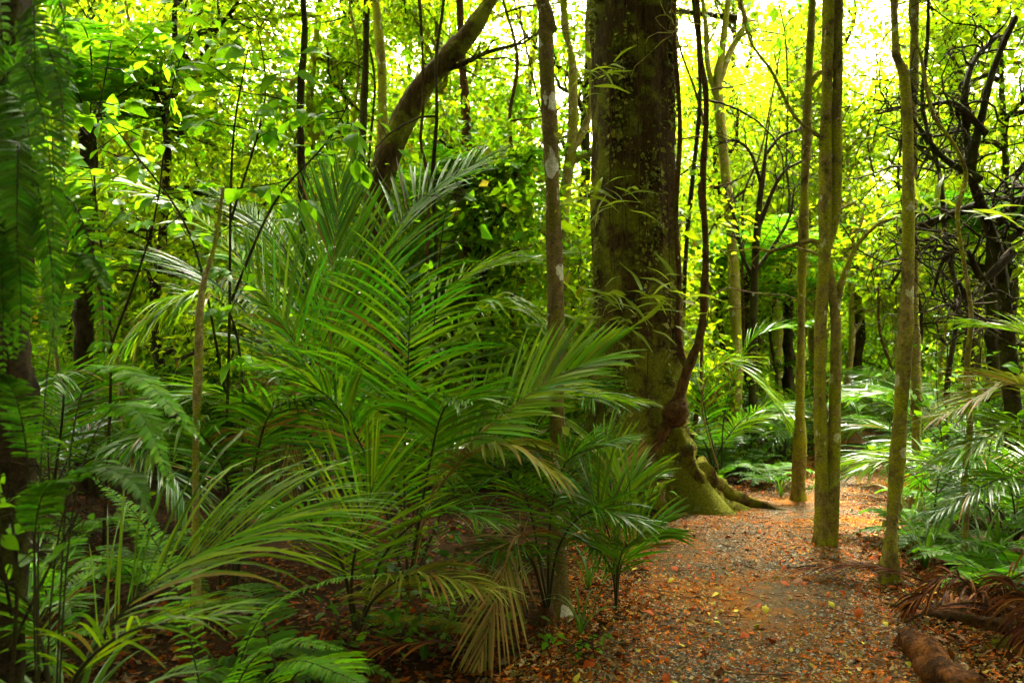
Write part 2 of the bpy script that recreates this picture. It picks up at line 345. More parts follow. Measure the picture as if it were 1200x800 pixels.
o = obj('leaf_litter', mesh('leaf_litter_floor', V1, F1, M['litter_shaded'], False)); tag(o, 'brown leaf litter darkened for shade under the palms and trees', 'leaf litter', kind='stuff')
OCT = (np.array([[1, .1, 0], [0, 1, .1], [-1, -.1, 0], [.1, -1, 0], [0, 0, .7], [0, 0, -.7]]) * .5, np.array([[0, 1, 4], [1, 2, 4], [2, 3, 4], [3, 0, 4]]))
y = 3.4 * (16 / 3.4) ** r.uniform(0, 1, 60000); l, rr = path_edges(y); x = r.uniform(l - .1, rr + .1)
cl = np.sin(x * 3.1 + 1) + np.sin(y * 1.7 + x) + np.sin(y * 3.7 - 2 * x) + r.normal(0, .8, len(x)); k = cl > -.2; x, y = x[k], y[k]; n = len(x)
s = .011 * r.lognormal(0, .4, n) * (1 + y * .03)
V1, F1 = scatter(*OCT, np.stack([x, y, gh(x, y) + .011], -1), rand_dirs(n, r, .2), nrm(np.stack([r.normal(0, .3, n), r.normal(0, .3, n), np.ones(n)], -1)), np.stack([s, s * r.uniform(.6, 1, n), s * r.uniform(.5, 1, n)], -1))
M['gravel'] = palette_mat('gravel', [(.14, .125, .095), (.07, .06, .046), (.22, .195, .15), (.10, .08, .055), (.30, .27, .21), (.05, .042, .032)], .9, spec=.05)
o = obj('gravel', mesh('gravel', V1, F1, M['gravel'], False)); tag(o, 'fine grey gravel showing through the litter on the path', 'gravel', kind='stuff')
# twigs (joined: countless)
parts = []
for i in range(420):
    y = 3.6 * (15 / 3.6) ** r.uniform(); l, rr = path_edges(y)
    x = r.uniform(l - .4, rr + .6) if i % 3 else r.uniform(-.6 * y, .6 * y)
    a = r.uniform(0, 6.28); L = r.uniform(.06, .3); q = np.array([x, y, 0])[None] + np.linspace(-.5, .5, 4)[:, None] * L * np.array([math.cos(a), math.sin(a), 0])[None] + r.normal(0, .012, (4, 3)) * [1, 1, 0]
    q[:, 2] = gh(q[:, 0], q[:, 1]) + .018; parts.append(tube(q, [.0035, .004, .003, .002], 4))
V1, F1 = join(parts); o = obj('twig_litter', mesh('twig_litter', V1, F1, plain_mat('twig', (.16, .10, .05), .8, .6, 20, island=True))); tag(o, 'thin dry twigs scattered over the forest floor and path', 'twigs', kind='stuff')
# single fallen leaves, the large ones
fl = []
for kk in range(4):
    v, f = leaf_grid(.52 + .1 * kk, 6, .05 + .2 * kk, .5 - .3 * kk, petiole=.15, wave=.05); v = v - [.5, 0, 0]
    v[:, 2] -= v[:, 2].min(); fl.append((v, f))
fcols = {'rust': ((.34, .062, .005), 'curled rust orange fallen leaf lying on the path', 'rust fallen leaves on the path', 95), 'brown': ((.20, .085, .03), 'dull brown fallen leaf lying on the path', 'brown fallen leaves on the path', 60),
         'yellow': ((.48, .42, .03), 'yellow green fallen leaf lying on the path', 'yellow fallen leaves on the path', 26)}
for cn, (c, lab, grp, n) in fcols.items():
    mt = plain_mat('fallen_leaf_' + cn, c, .7, .6, 25); ms = [mesh('fallen_leaf', v, f, mt) for v, f in fl]
    for i in range(n):
        y = 3.75 * (8.0 / 3.75) ** r.uniform(); l, rr = path_edges(y); x = r.uniform(l - .1, rr + .35)
        o = obj('fallen_leaf', ms[i % 4], None, (x, y, gh(x, y) + .012), r.uniform(0, 6.28), r.uniform(.045, .085))
        o.rotation_euler[0] = r.normal(0, .35); o.rotation_euler[1] = r.normal(0, .35)
        tag(o, lab, 'fallen leaf', grp)

# ------------------------------------------------------------------ fronds
def frond_arrays(Pp, up, n, Lmax, W, a0=70, a1=22, droop=.5, lift=.15, t0=.12, seg=6, serr=0, seed=0, prof=None, jit=.06, fold=.18, side=(1, -1), tipL=.45, baseL=.55, dpow=1.4, roll=.3):
    r = np.random.default_rng(seed)
    m = len(Pp); s = np.linspace(0, 1, m); T = nrm(np.gradient(Pp, axis=0))
    t = np.linspace(t0, 1, n); t = np.repeat(t, len(side)); sg = np.tile(np.array(side, float), n)
    t = np.clip(t + r.normal(0, .15 / n, len(t)), t0, 1)
    p = np.stack([np.interp(t, s, Pp[:, i]) for i in range(3)], -1); Tt = nrm(np.stack([np.interp(t, s, T[:, i]) for i in range(3)], -1))
    up = np.asarray(up, float); Nn = nrm(up[None] - (Tt @ up)[:, None] * Tt); S = np.cross(Tt, Nn)
    q = (t - t0) / (1 - t0)
    ang = np.radians(a0 + (a1 - a0) * q ** .8) * (1 + r.normal(0, jit, len(t)))
    L = Lmax * (np.where(q < .35, baseL + (1 - baseL) * np.sin(q / .35 * math.pi / 2), 1 - (1 - tipL) * ((q - .35) / .65) ** 1.3)) if prof is None else Lmax * prof(q)
    L = L * (1 + r.normal(0, jit, len(t)))
    d0 = nrm(np.cos(ang)[:, None] * Tt + np.sin(ang)[:, None] * S * sg[:, None] + (lift + r.normal(0, jit, len(t)))[:, None] * Nn)
    k = np.linspace(0, 1, seg + 1); dr = droop * (1 + r.normal(0, .25, len(t)))
    D = nrm(d0[:, None] + dr[:, None, None] * (k ** dpow)[None, :, None] * np.array([0, 0, -1.0]))
    C = p[:, None] + np.concatenate([np.zeros((len(t), 1, 3)), np.cumsum((D[:, :-1] + D[:, 1:]) / 2, 1)], 1) * (L / seg)[:, None, None]
    wd = nrm(np.cross(D, Nn[:, None]) + 1e-6); nl = np.cross(wd, D); ro = r.normal(0, roll, len(t))[:, None, None]; wd = wd * np.cos(ro) + nl * np.sin(ro); nl = np.cross(wd, D)
    ws = np.interp(k, [0, .15, .5, .85, 1], [.35, .9, 1, .55, .02])
    if serr: ws = ws * np.where(np.arange(seg + 1) % 2, 1, serr); ws[-1] = .05
    Wd = W * ws[None, :, None] * np.interp(q, [0, .15, .8, 1], [.8, 1, 1, .7])[:, None, None]
    A = C - wd * Wd / 2 + nl * Wd * fold; B_ = C + wd * Wd / 2 + nl * Wd * fold
    V = np.stack([A, C, B_], 2)                    # leaflet, segment, 3
    nl_ = len(t); i = (np.arange(nl_) * (seg + 1) * 3)[:, None, None] + (np.arange(seg) * 3)[None, :, None] + np.arange(2)[None, None]
    F = np.stack([i, i + 1, i + 4, i + 3], -1).reshape(-1, 4)
    return V.reshape(-1, 3), F
def add_frond(parent, origin, pts, up, mat, rib_mat, rib_r=.012, rn=26, name='frond', **kw):
    """pts: world control points of the midrib; becomes frond > midrib under parent"""
    Pp = spline(pts, 40) - origin
    V, F = frond_arrays(Pp, up, **kw)
    o = obj(name, mesh(name, V, F, mat), parent)
    v, f = tube(spline(pts, rn) - origin, np.linspace(rib_r, rib_r * .18, rn), 5); obj('midrib', mesh('midrib', v, f, rib_mat), o)
    return o
def frond_local(L, e0, e1, **kw):
    """a frond in its own frame: starts at origin, heads +X, elevation angle from a0 to a1 degrees"""
    s = np.linspace(0, 1, 30); a = np.radians(e0 + (e1 - e0) * s ** 1.3); st = L / 29
    x = np.concatenate([[0], np.cumsum(np.cos(a[:-1]) * st)]); z = np.concatenate([[0], np.cumsum(np.sin(a[:-1]) * st)])
    Pp = np.stack([x, .04 * L * np.sin(s * 3), z], -1); rr = kw.pop('rib_r', .012)
    # up hint: perpendicular to the chord so that steep fronds work too
    up = nrm(np.array([-z[-1] - .001, 0, x[-1] + .2])) if e0 > 60 else UP
    V, F = frond_arrays(Pp, up, **kw); v, f = tube(Pp[::2], np.linspace(rr, rr * .2, 15), 5)
    return V, F, v, f

# ------------------------------------------------------------------ trees: branching and crowns
def grow(start, direc, length, r0, rng, wig=.25, up=.15, n=7):
    pts = [np.array(start, float)]; d = nrm(direc)
    for i in range(n - 1):
        d = nrm(d + rng.normal(0, wig, 3) + UP * up * .3); pts.append(pts[-1] + d * length / (n - 1))
    return np.array(pts), np.linspace(r0, r0 * .35, n)
def branchwork(roots, rng, leafsize, per_twig, nsub=5, ntw=4, spread=.28, wig=.25, up=.15, flat=.5, leaf=LEAF2, tw_len=.55):
    """roots: list of (start, dir, length, radius). Returns wood parts and leaf arrays"""
    wood, tips = [], []
    for st, d, L, r0 in roots:
        p, rr = grow(st, d, L, r0, rng, wig, up, 8); wood.append(tube(p, rr, 6, cap=False))
        for i in range(nsub):
            k = int(rng.integers(2, 8)); dd = nrm(nrm(d) * .5 + rng.normal(0, .75, 3) * [1, 1, .6] + UP * up)
            p2, r2 = grow(p[k], dd, L * rng.uniform(.35, .65), max(.008, rr[k] * .55), rng, wig * 1.2, up, 6); wood.append(tube(p2, r2, 5, cap=False))
            for j in range(ntw):
                k2 = int(rng.integers(1, 6)); d3 = nrm(dd * .4 + rng.normal(0, .9, 3) * [1, 1, .5])
                p3, r3 = grow(p2[k2], d3, tw_len * rng.uniform(.6, 1.5), max(.004, r2[k2] * .5), rng, .3, .05, 4); wood.append(tube(p3, r3, 3, cap=False))
                tips.append(p3)
    tips = np.array(tips); nt_ = len(tips)
    n = nt_ * per_twig; idx = np.repeat(np.arange(nt_), per_twig); f = rng.uniform(.1, 1, n) * 2.999; i = f.astype(int); fr = (f - i)[:, None]
    base = tips[idx, i] * (1 - fr) + tips[idx, np.minimum(i + 1, 3)] * fr
    off = rng.normal(0, spread, (n, 3)) * [1, 1, flat]
    pos = base + off
    d = nrm(off + rng.normal(0, spread * .8, (n, 3)) + [0, 0, -spread * .35]); nn = nrm(rng.normal(0, .55, (n, 3)) + UP)
    s = leafsize * rng.lognormal(0, .42, n)
    LV = scatter(*leaf, pos, d, nn, s)
    return join(wood), LV
def crown_at(z0, z1, rad, nl, rng, axis=None):
    out = []
    for i in range(nl):
        f = (i + rng.uniform()) / nl; z = z0 + (z1 - z0) * f; a = rng.uniform(0, 6.28); e = rng.uniform(.1, .8) + f * .5
        c = np.array([0, 0, z]) if axis is None else np.array([np.interp(z, axis[:, 2], axis[:, k]) for k in (0, 1)] + [z])
        out.append((c, np.array([math.cos(a), math.sin(a), e]), rad * rng.uniform(.65, 1.1) * (1.05 - .45 * f), .02 + .012 * rad))
    return out
class Kind: pass
def make_tree_kind(seed, H, r0, z0, rad, nl, leafsize, per_twig, mleaf, mbark, spread=.3, lean=.5, wig=.25, flat=.5):
    rng = np.random.default_rng(seed); k = Kind()
    n = 14; z = np.linspace(-.3, H, n); ax = np.stack([np.cumsum(rng.normal(0, lean * .12, n)), np.cumsum(rng.normal(0, lean * .12, n)), z], -1); ax[:, :2] -= ax[1, :2]
    v, f = tube(spline(ax, 30), np.concatenate([[r0 * 1.5, r0 * 1.15], np.linspace(r0, r0 * .3, 28)]), 9, .10, 3, seed); k.trunk = mesh('trunk', v, f, mbark)
    (wv, wf), (lv, lf) = branchwork(crown_at(z0, H, rad, nl, rng, ax), rng, leafsize, per_twig, spread=spread, wig=wig, flat=flat)
    k.wood = mesh('branchwork', wv, wf, mbark); k.crown = mesh('crown', lv, lf, mleaf, False); return k
def place_tree(k, name, loc, rz, sc, label, group, cat='tree'):
    t_ = thing(name, loc, label, cat, group, rz, sc)
    obj('trunk', k.trunk, t_); obj('branchwork', k.wood, t_); obj('crown', k.crown, t_); return t_

# ---------- the named trunks, traced from base to top and carried on above the picture
MOSS_TUFT = leaf_mat('moss_tuft', (.15, .155, .007), (.16, .17, .007), .2, .9, .5, .03)
CROWNS = []
for i, (ml, ls) in enumerate((('leaf', .075), ('leaf_yellow', .08), ('leaf', .07))):
    rng = np.random.default_rng(300 + i)
    (wv, wf), (lv, lf) = branchwork(crown_at(-1.6, 2.6, 2.6, 10, rng), rng, ls * .9, 36, nsub=5, ntw=4, spread=.30)
    CROWNS.append((mesh('branchwork', wv, wf, M['bark_dark']), mesh('crown', lv, lf, M[ml], False)))
def traced(pts, d):
    """[(u, v, width_px)] with the base first -> spine and radii at distance d"""
    p = np.array([P(u, v, d) for u, v, _ in pts]); return p, np.array([w_ / FPX * d / 2 for *_, w_ in pts])
def hero_tree(name, pts, d, mat, label, cat='tree', group=None, top=8.5, crown=0, rough=.08, sides=12, csc=1.0, extra=(), base_ground=True, dd=None, twigs=0, slim=.66):
    p, rad = traced(pts, d); rad = rad * slim
    if dd is not None: p[:, 1] += np.interp(p[:, 2], [0, 6], [0, dd])
    if base_ground: p[0, 2] = gh(p[0, 0], p[0, 1]) - .12
    if top and top > p[-1, 2] + .3:
        q = p[-1].copy(); dirn = nrm(p[-1] - p[-2]); q = q + dirn * (top - q[2]) / max(.35, dirn[2]); p = np.vstack([p, q]); rad = np.append(rad, rad[-1] * .6)
    base = np.array([p[0, 0], p[0, 1], gh(p[0, 0], p[0, 1])])
    t_ = thing(name, base, label, cat, group)
    n = 80; sp = spline(p, n) - base; rs = np.interp(np.linspace(0, len(p) - 1, n), np.arange(len(p)), rad); zz = sp[:, 2]
    rg0 = np.random.default_rng(crc(label) + 1); rs = rs * (1 + np.interp(np.arange(n), np.arange(0, n + 4, 4), rg0.normal(0, .10, len(np.arange(0, n + 4, 4))))) * (1 + .55 * np.exp(-np.maximum(zz, 0) / .13))
    v, f = tube(sp, rs, sides, rough, 4, crc(label) % 1000); obj('trunk', mesh('trunk', v, f, mat), t_)
    if 'moss' in mat.name or 'pale' in mat.name or 'lichen' in mat.name:
        rg = np.random.default_rng(crc(label)); nm = int(700 * d / 8 * sp[-1][2] / 8); kk = rg.integers(0, len(v) - 2, nm); kk = kk[np.sin(v[kk] @ [9., 7., 3.]) + np.sin(v[kk] @ [-5., 8., 5.1] + 1) + rg.normal(0, .3, nm) > .5]; nm = len(kk); vv = v[kk]; ring = np.minimum(kk // sides, n - 1); outv = nrm(vv - sp[ring]); vv = vv + rg.normal(0, .015, (nm, 3)); 
        mv, mf = scatter(*LEAF2, vv, nrm(rg.normal(0, .6, (nm, 3)) + outv * .35 + [0, 0, -.5]), outv + rg.normal(0, .4, (nm, 3)), .028 * rg.lognormal(0, .45, nm)); mo = obj('moss', mesh('moss', mv, mf, MOSS_TUFT, False), t_); mo['kind'] = 'stuff'
    for e in extra:
        q, qr = traced(e, d); q = q - base; qr = qr * slim
        if dd is not None: q[:, 1] += np.interp(q[:, 2], [0, 6], [0, dd])
        v, f = tube(spline(q, 18), np.interp(np.linspace(0, len(q) - 1, 18), np.arange(len(q)), qr), 8, .08, 5, 3); lo = obj('limb', mesh('limb', v, f, mat), t_)
        if twigs and qr[-1] < .05:
            Q = spline(q, 18); tr_ = np.interp(np.linspace(0, len(q) - 1, 18), np.arange(len(q)), qr); rt = np.random.default_rng(crc(label) + len(e)); tw = []
            for i in range(twigs):
                k = 17 if i < 2 else int(rt.integers(5, 18)); pp, r_ = grow(Q[k], nrm(Q[k] - Q[k - 2]) + rt.normal(0, .5, 3), rt.uniform(.4, 1.1), tr_[k] * (.9 if i < 2 else .5), rt, .35, .15, 9); r_ = r_ * np.linspace(1, .4, 9); tw.append(tube(pp, r_, 5, cap=False))
                for j in range(3):
                    k2 = int(rt.integers(2, 9)); p3, r3 = grow(pp[k2], nrm(pp[k2] - pp[k2 - 1]) + rt.normal(0, .7, 3), rt.uniform(.2, .6), .007, rt, .35, .1, 6); tw.append(tube(p3, r3, 3, cap=False))
            v, f = join(tw); obj('twigwork', mesh('twigwork', v, f, mat), lo)
    if crown is not None:
        wv, cv = CROWNS[crown]; a = (crc(name + label) % 628) / 100
        obj('branchwork', wv, t_, sp[-1], a, csc); obj('crown', cv, t_, sp[-1], a, csc)
    return t_

# great tree: fluted trunk with buttress roots
D0 = 9.4
def great_tree():
    cx = (745 - 600) / FPX * D0; base = np.array([cx, D0, gh(cx, D0)])
    t_ = thing('great_tree', base, 'massive dark trunk with moss, hanging rootlets and buttress roots beside the path', 'tree')
    nz, nth = 170, 72; z = np.concatenate([np.linspace(-.15, 1.5, 80), np.linspace(1.52, 9.5, nz - 80)]); th = np.arange(nth) / nth * 2 * math.pi
    ZZ, TH = np.meshgrid(z, th, indexing='ij'); r0 = .435 + .05 * np.exp(-ZZ / 2.0)
    fl = np.exp(-np.maximum(ZZ, 0) / .52)
    lob = np.zeros_like(ZZ)
    for a, am, wd in ((math.radians(-40), .62, .26), (math.radians(-112), .50, .28), (math.radians(168), .30, .4), (math.radians(60), .4, .4), (math.radians(115), .3, .4)):
        dlt = np.angle(np.exp(1j * (TH - a))); lob += am * np.exp(-(dlt / wd) ** 2)
    R = r0 + fl * (lob + .03)
    # a raised fluted strand up the side
    for a, am, wd in ((math.radians(-28), .060, .22), (math.radians(-75), -.02, .2), (math.radians(-5), -.018, .12), (math.radians(-130), .02, .3)):
        dlt = np.angle(np.exp(1j * (TH - a - .06 * np.sin(ZZ * .9)))); R = R + am * np.exp(-(dlt / wd) ** 2)
    rg = np.random.default_rng(5)
    for k in range(26):
        m_ = rg.integers(2, 16); fz = rg.normal() * (2 + m_ * .35); R = R + .0075 * rg.uniform(.3, 1) * np.sin(m_ * TH + fz * ZZ + rg.uniform(0, 6.28)) * (8 / (6 + m_))
    R = R + rg.normal(0, .004, R.shape)
    xo = -.04 * np.clip(ZZ - 1, 0, 9) / 3
    V = np.stack([R * np.cos(TH) + xo, R * np.sin(TH), ZZ], -1).reshape(-1, 3)
    i = np.arange(nz - 1)[:, None]; j = np.arange(nth)[None]
    F = np.stack([i * nth + j, i * nth + (j + 1) % nth, (i + 1) * nth + (j + 1) % nth, (i + 1) * nth + j], -1).reshape(-1, 4)
    obj('trunk', mesh('trunk', V, F, M['bark_big']), t_)
    # surface roots running out over the ground
    for pts, r_ in (([(792, 505, 9.05), (812, 560, 8.95), (845, 590, 9.0), (880, 597, 9.05)], .105), ([(815, 545, 9.0), (850, 578, 9.15), (885, 590, 9.25), (922, 600, 9.0)], .075),
                    ([(742, 545, 8.75), (765, 580, 8.6), (790, 606, 8.35)], .10), ([(735, 560, 8.8), (744, 600, 8.5), (752, 640, 8.0)], .08), ([(838, 580, 9.0), (850, 597, 8.85), (868, 602, 8.75)], .04)):
        q = np.array([P(*a) for a in pts]); g = gh(q[:, 0], q[:, 1]); q[-1, 2] = g[-1] - .03; q[1:, 2] = np.maximum(q[1:, 2], g[1:] - .02); q = spline(q, 22)
        rr = np.linspace(r_ * 1.5, r_ * .35, 22); v, f = tube(q - base, rr, 14, .30, 9, int(r_ * 1000)); obj('root', mesh('root', v, f, M['bark_root']), t_)
    # thin hanging rootlets
    for k in range(14):
        a = math.radians(rg.uniform(-125, -60)) if k < 10 else math.radians(rg.uniform(-60, -20)); zt, zb = rg.uniform(5, 8), rg.uniform(1.2, 3.4)
        zz = np.linspace(zt, zb, 26); aa = a + np.cumsum(rg.normal(0, .012, 26)); rr = .465 + .05 * np.exp(-zz / 2) + rg.uniform(.01, .05)
        v, f = tube(np.stack([rr * np.cos(aa) - .04 * np.clip(zz - 1, 0, 9) / 3, rr * np.sin(aa), zz], -1), .0045, 4); obj('rootlet', mesh('rootlet', v, f, M['bark_brown']), t_)
    # moss and lichen cushions on the bark
    n = 11000; aa = np.radians(rg.uniform(-175, 5, n)); zz = rg.uniform(.0, 6.5, n)
    dens = np.sin(3 * aa + 1.7 * zz) + np.sin(5 * aa - 2.1 * zz + 2) + 1.7 * np.exp(-((aa - math.radians(-25)) / .35) ** 2) + 1.2 * np.exp(-zz / .9); k = dens + rg.normal(0, .5, n) > .75; aa, zz = aa[k], zz[k]; n = len(aa)
    Rf = np.array([np.interp(a_ % (2 * math.pi), th, R[np.searchsorted(z, z_) - 1]) for a_, z_ in zip(aa, zz)])
    out = np.stack([np.cos(aa), np.sin(aa), np.zeros(n)], -1); pos = out * (Rf + .002)[:, None] + np.stack([-.04 * np.clip(zz - 1, 0, 9) / 3, 0 * zz, zz], -1)
    v, f = scatter(*LEAF2, pos, nrm(rg.normal(0, .7, (n, 3)) + out * .5 + [0, 0, -.6]), out + rg.normal(0, .4, (n, 3)), .045 * rg.lognormal(0, .4, n))
    mo = obj('moss', mesh('moss', v, f, MOSS_TUFT), t_); mo['kind'] = 'stuff'
    for s_, (x_, y_, z_, a_) in enumerate(((0, 0, 9.0, 1.), (.5, .3, 8.2, 3.))): obj('branchwork', CROWNS[s_][0], t_, (x_ - .1, y_, z_), a_, 1.25); obj('crown', CROWNS[s_][1], t_, (x_ - .1, y_, z_), a_, 1.25)
    return t_
great_tree()

hero_tree('slender_tree', [(655, 722, 26), (655, 640, 21), (654, 560, 20), (652, 430, 20), (650, 300, 20), (645, 160, 19), (641, 80, 19), (638, 10, 17), (626, -40, 15)], 5.2, M['bark_lichen'], 'slender lichen blotched trunk rising straight out of the palms', rough=.07, crown=0, slim=.92)
hero_tree('slender_tree', [(862, 540, 24), (863, 470, 19), (862, 380, 18), (858, 290, 18), (849, 190, 18), (841, 100, 17), (846, 60, 14)], 13.6, M['bark_pale'], 'pale slim trunk standing beyond the great tree, ferns at its foot', crown=1, twigs=8, extra=[[(842, 100, 12), (855, 62, 11), (872, 30, 9), (868, 0, 8)], [(845, 130, 10), (830, 80, 9), (826, 20, 8), (818, -30, 7)]])
hero_tree('slender_tree', [(935, 584, 24), (937, 520, 19), (938, 450, 17), (940, 320, 16), (944, 200, 15), (948, 80, 14), (953, -10, 13)], 9.75, M['bark_moss'], 'slim straight trunk at the path edge just before the twin trunk', crown=2, extra=[[(948, 105, 11), (957, 88, 10), (965, 84, 8)]])
hero_tree('twin_tree', [(965, 637, 26), (963, 560, 24), (961, 450, 22), (962, 370, 20), (967, 280, 21), (968, 150, 22), (970, 60, 20), (972, -10, 20)], 7.25, M['bark_moss'], 'paired mossy trunk with a forked limb growing out of the path', crown=1, twigs=4,
          extra=[[(974, 640, 26), (977, 540, 22), (979, 440, 20), (979, 370, 19), (972, 320, 17), (967, 285, 12)], [(979, 365, 16), (985, 335, 12), (996, 305, 9), (1006, 285, 7), (1030, 262, 5), (1052, 255, 3)], [(968, 300, 14), (980, 240, 17), (981, 120, 17), (984, -20, 16)], [(960, 160, 7), (930, 135, 7), (905, 85, 5), (880, 50, 4), (868, 5, 3)]])
hero_tree('slender_tree', [(1040, 682, 28), (1046, 610, 24), (1053, 520, 25), (1060, 400, 25), (1064, 300, 20), (1064, 180, 18), (1060, 95, 17), (1050, 60, 14), (1047, -10, 13)], 5.95, M['bark_moss'], 'mossy trunk leaning over the path edge beside the leafy undergrowth', crown=2)
hero_tree('slender_tree', [(1072, 600, 20), (1074, 480, 17), (1072, 380, 17), (1070, 260, 17), (1070, 150, 16), (1072, 20, 15)], 9.0, M['bark_pale'], 'straight pale trunk close behind the leaning mossy trunk', crown=0)
hero_tree('slender_tree', [(1126, 672, 14), (1132, 610, 11), (1130, 560, 11), (1137, 500, 10), (1133, 430, 10), (1138, 370, 9), (1130, 310, 8), (1122, 250, 8), (1132, 205, 7), (1118, 170, 7), (1092, 130, 6), (1080, 70, 5), (1066, 20, 4), (1070, -20, 3)], 6.1, M['bark_moss'], 'thin crooked mossy stem rising from the undergrowth beside the path', crown=None, top=None)
hero_tree('leaning_tree', [(392, 580, 56), (408, 420, 52), (432, 270, 50), (456, 180, 46), (488, 112, 40), (520, 72, 36), (548, 42, 32), (575, 0, 26), (600, -50, 22)], 11.5, M['bark_big'], 'thick mossy trunk leaning over sharply behind the tall palm frond', slim=.68, crown=0, twigs=8, extra=[[(500, 105, 18), (512, 85, 12), (535, 78, 9), (570, 62, 7), (606, 52, 5)]])
hero_tree('slender_tree', [(450, 575, 26), (450, 400, 24), (450, 250, 22), (449, 150, 20), (446, 60, 17), (438, -20, 14)], 12.2, M['bark_moss'], 'upright grey green trunk crossing behind the leaning trunk', crown=1)
hero_tree('slender_tree', [(424, 560, 16), (424, 380, 15), (424, 200, 14), (428, 80, 12), (430, -20, 11)], 13.5, M['bark_dark'], 'dark straight trunk next to the leaning mossy trunk', crown=2)
hero_tree('slender_tree', [(362, 620, 17), (360, 400, 15), (355, 250, 14), (352, 120, 14), (357, 40, 12), (354, -30, 12)], 8.0, M['bark_dark'], 'black bare trunk behind the bright leaved sapling', crown=0)
hero_tree('slender_tree', [(548, 570, 22), (549, 400, 20), (548, 250, 18), (546, 140, 17), (541, 60, 15), (538, -20, 13)], 12.8, M['bark_brown'], 'brown trunk crossing in front of the leaning trunk top', crown=1)
hero_tree('slender_tree', [(664, 560, 30), (660, 420, 26), (660, 250, 24), (670, 170, 20), (671, 80, 15), (662, 30, 12), (660, -20, 12)], 12.5, M['bark_pale'], 'bent forked trunk partly hidden behind the lichen blotched trunk', crown=2, twigs=8, extra=[[(664, 185, 16), (685, 150, 13), (694, 110, 10), (688, 40, 8), (692, -20, 7)], [(661, 200, 10), (680, 185, 10), (705, 178, 8)]])
hero_tree('slender_tree', [(232, 742, 12), (230, 680, 10), (229, 600, 10), (230, 500, 9), (233, 420, 10), (236, 345, 8), (252, 285, 5), (262, 220, 4)], 4.8, M['bark_pale'], 'thin yellowish sapling pole standing in the dark beside the ferns', slim=.95, crown=None, top=None, sides=8)
hero_tree('vine_stem', [(500, 470, 6), (500, 330, 6), (502, 230, 6), (499, 195, 6), (493, 165, 5), (496, 120, 6), (495, 60, 5), (490, -20, 5)], 8.5, M['bark_brown'], 'thin orange brown climbing stem hanging before the leaning trunk', 'vine', crown=None, top=None, base_ground=False)
hero_tree('slender_tree', [(885, 545, 18), (882, 450, 14), (884, 330, 13), (889, 250, 12), (896, 190, 6), (899, 160, 3), (905, 120, 1)], 13.0, M['bark_dark'], 'black bare little tree with crooked boughs beyond the path bend', crown=None, top=None, twigs=9,
          extra=[[(885, 330, 8), (870, 300, 7), (862, 260, 6), (850, 225, 4)], [(888, 270, 8), (905, 225, 7), (920, 200, 5), (938, 190, 4)], [(884, 320, 8), (905, 290, 6), (925, 255, 5), (930, 225, 3)], [(893, 220, 7), (880, 180, 5), (862, 165, 4), (845, 168, 3)], [(898, 180, 6), (915, 160, 5), (935, 152, 3)]])

# dark trunk hung with ferns at the picture's edge
hero_tree('dark_trunk', [(-6, 930, 84), (4, 700, 72), (6, 480, 66), (10, 300, 60), (8, 150, 58), (12, 0, 54), (10, -150, 50)], 3.0, M['bark_dark'], 'thick black trunk hung with drooping ferns at the edge', slim=.8, crown=None, top=9, rough=.16, sides=16)

# liana on the great tree with its burl
def liana():
    p, rad = traced([(748, 560, 9), (765, 530, 12), (783, 492, 16), (795, 465, 14), (806, 432, 13), (822, 385, 11), (827, 300, 9), (824, 210, 8), (828, 120, 8), (820, 60, 7), (816, -30, 7)], 8.75)
    rad = rad * .85; base = p[0]; t_ = thing('woody_vine', base, 'thick brown woody vine with a burl climbing beside the great trunk', 'vine')
    v, f = tube(spline(p, 70) - base, np.interp(np.linspace(0, len(p) - 1, 70), np.arange(len(p)), rad), 10, .14, 6, 8); obj('stem', mesh('stem', v, f, M['bark_brown']), t_)
    q, qr = traced([(800, 468, 9), (797, 477, 26), (791, 485, 30), (786, 492, 24), (782, 498, 10)], 8.72); v, f = tube(spline(q, 20) - base, np.interp(np.linspace(0, 4, 20), np.arange(5), qr), 14, .16, 9, 9); obj('burl', mesh('burl', v, f, M['bark_brown']), t_)
    q, qr = traced([(806, 432, 8), (798, 412, 8), (794, 380, 7), (796, 330, 6), (792, 250, 6), (797, 150, 5), (790, 40, 5), (792, -30, 5)], 8.85); v, f = tube(spline(q, 40) - base, np.interp(np.linspace(0, 7, 40), np.arange(8), qr), 7, .1, 6, 9); obj('stem', mesh('stem', v, f, M['bark_brown']), t_)
liana()

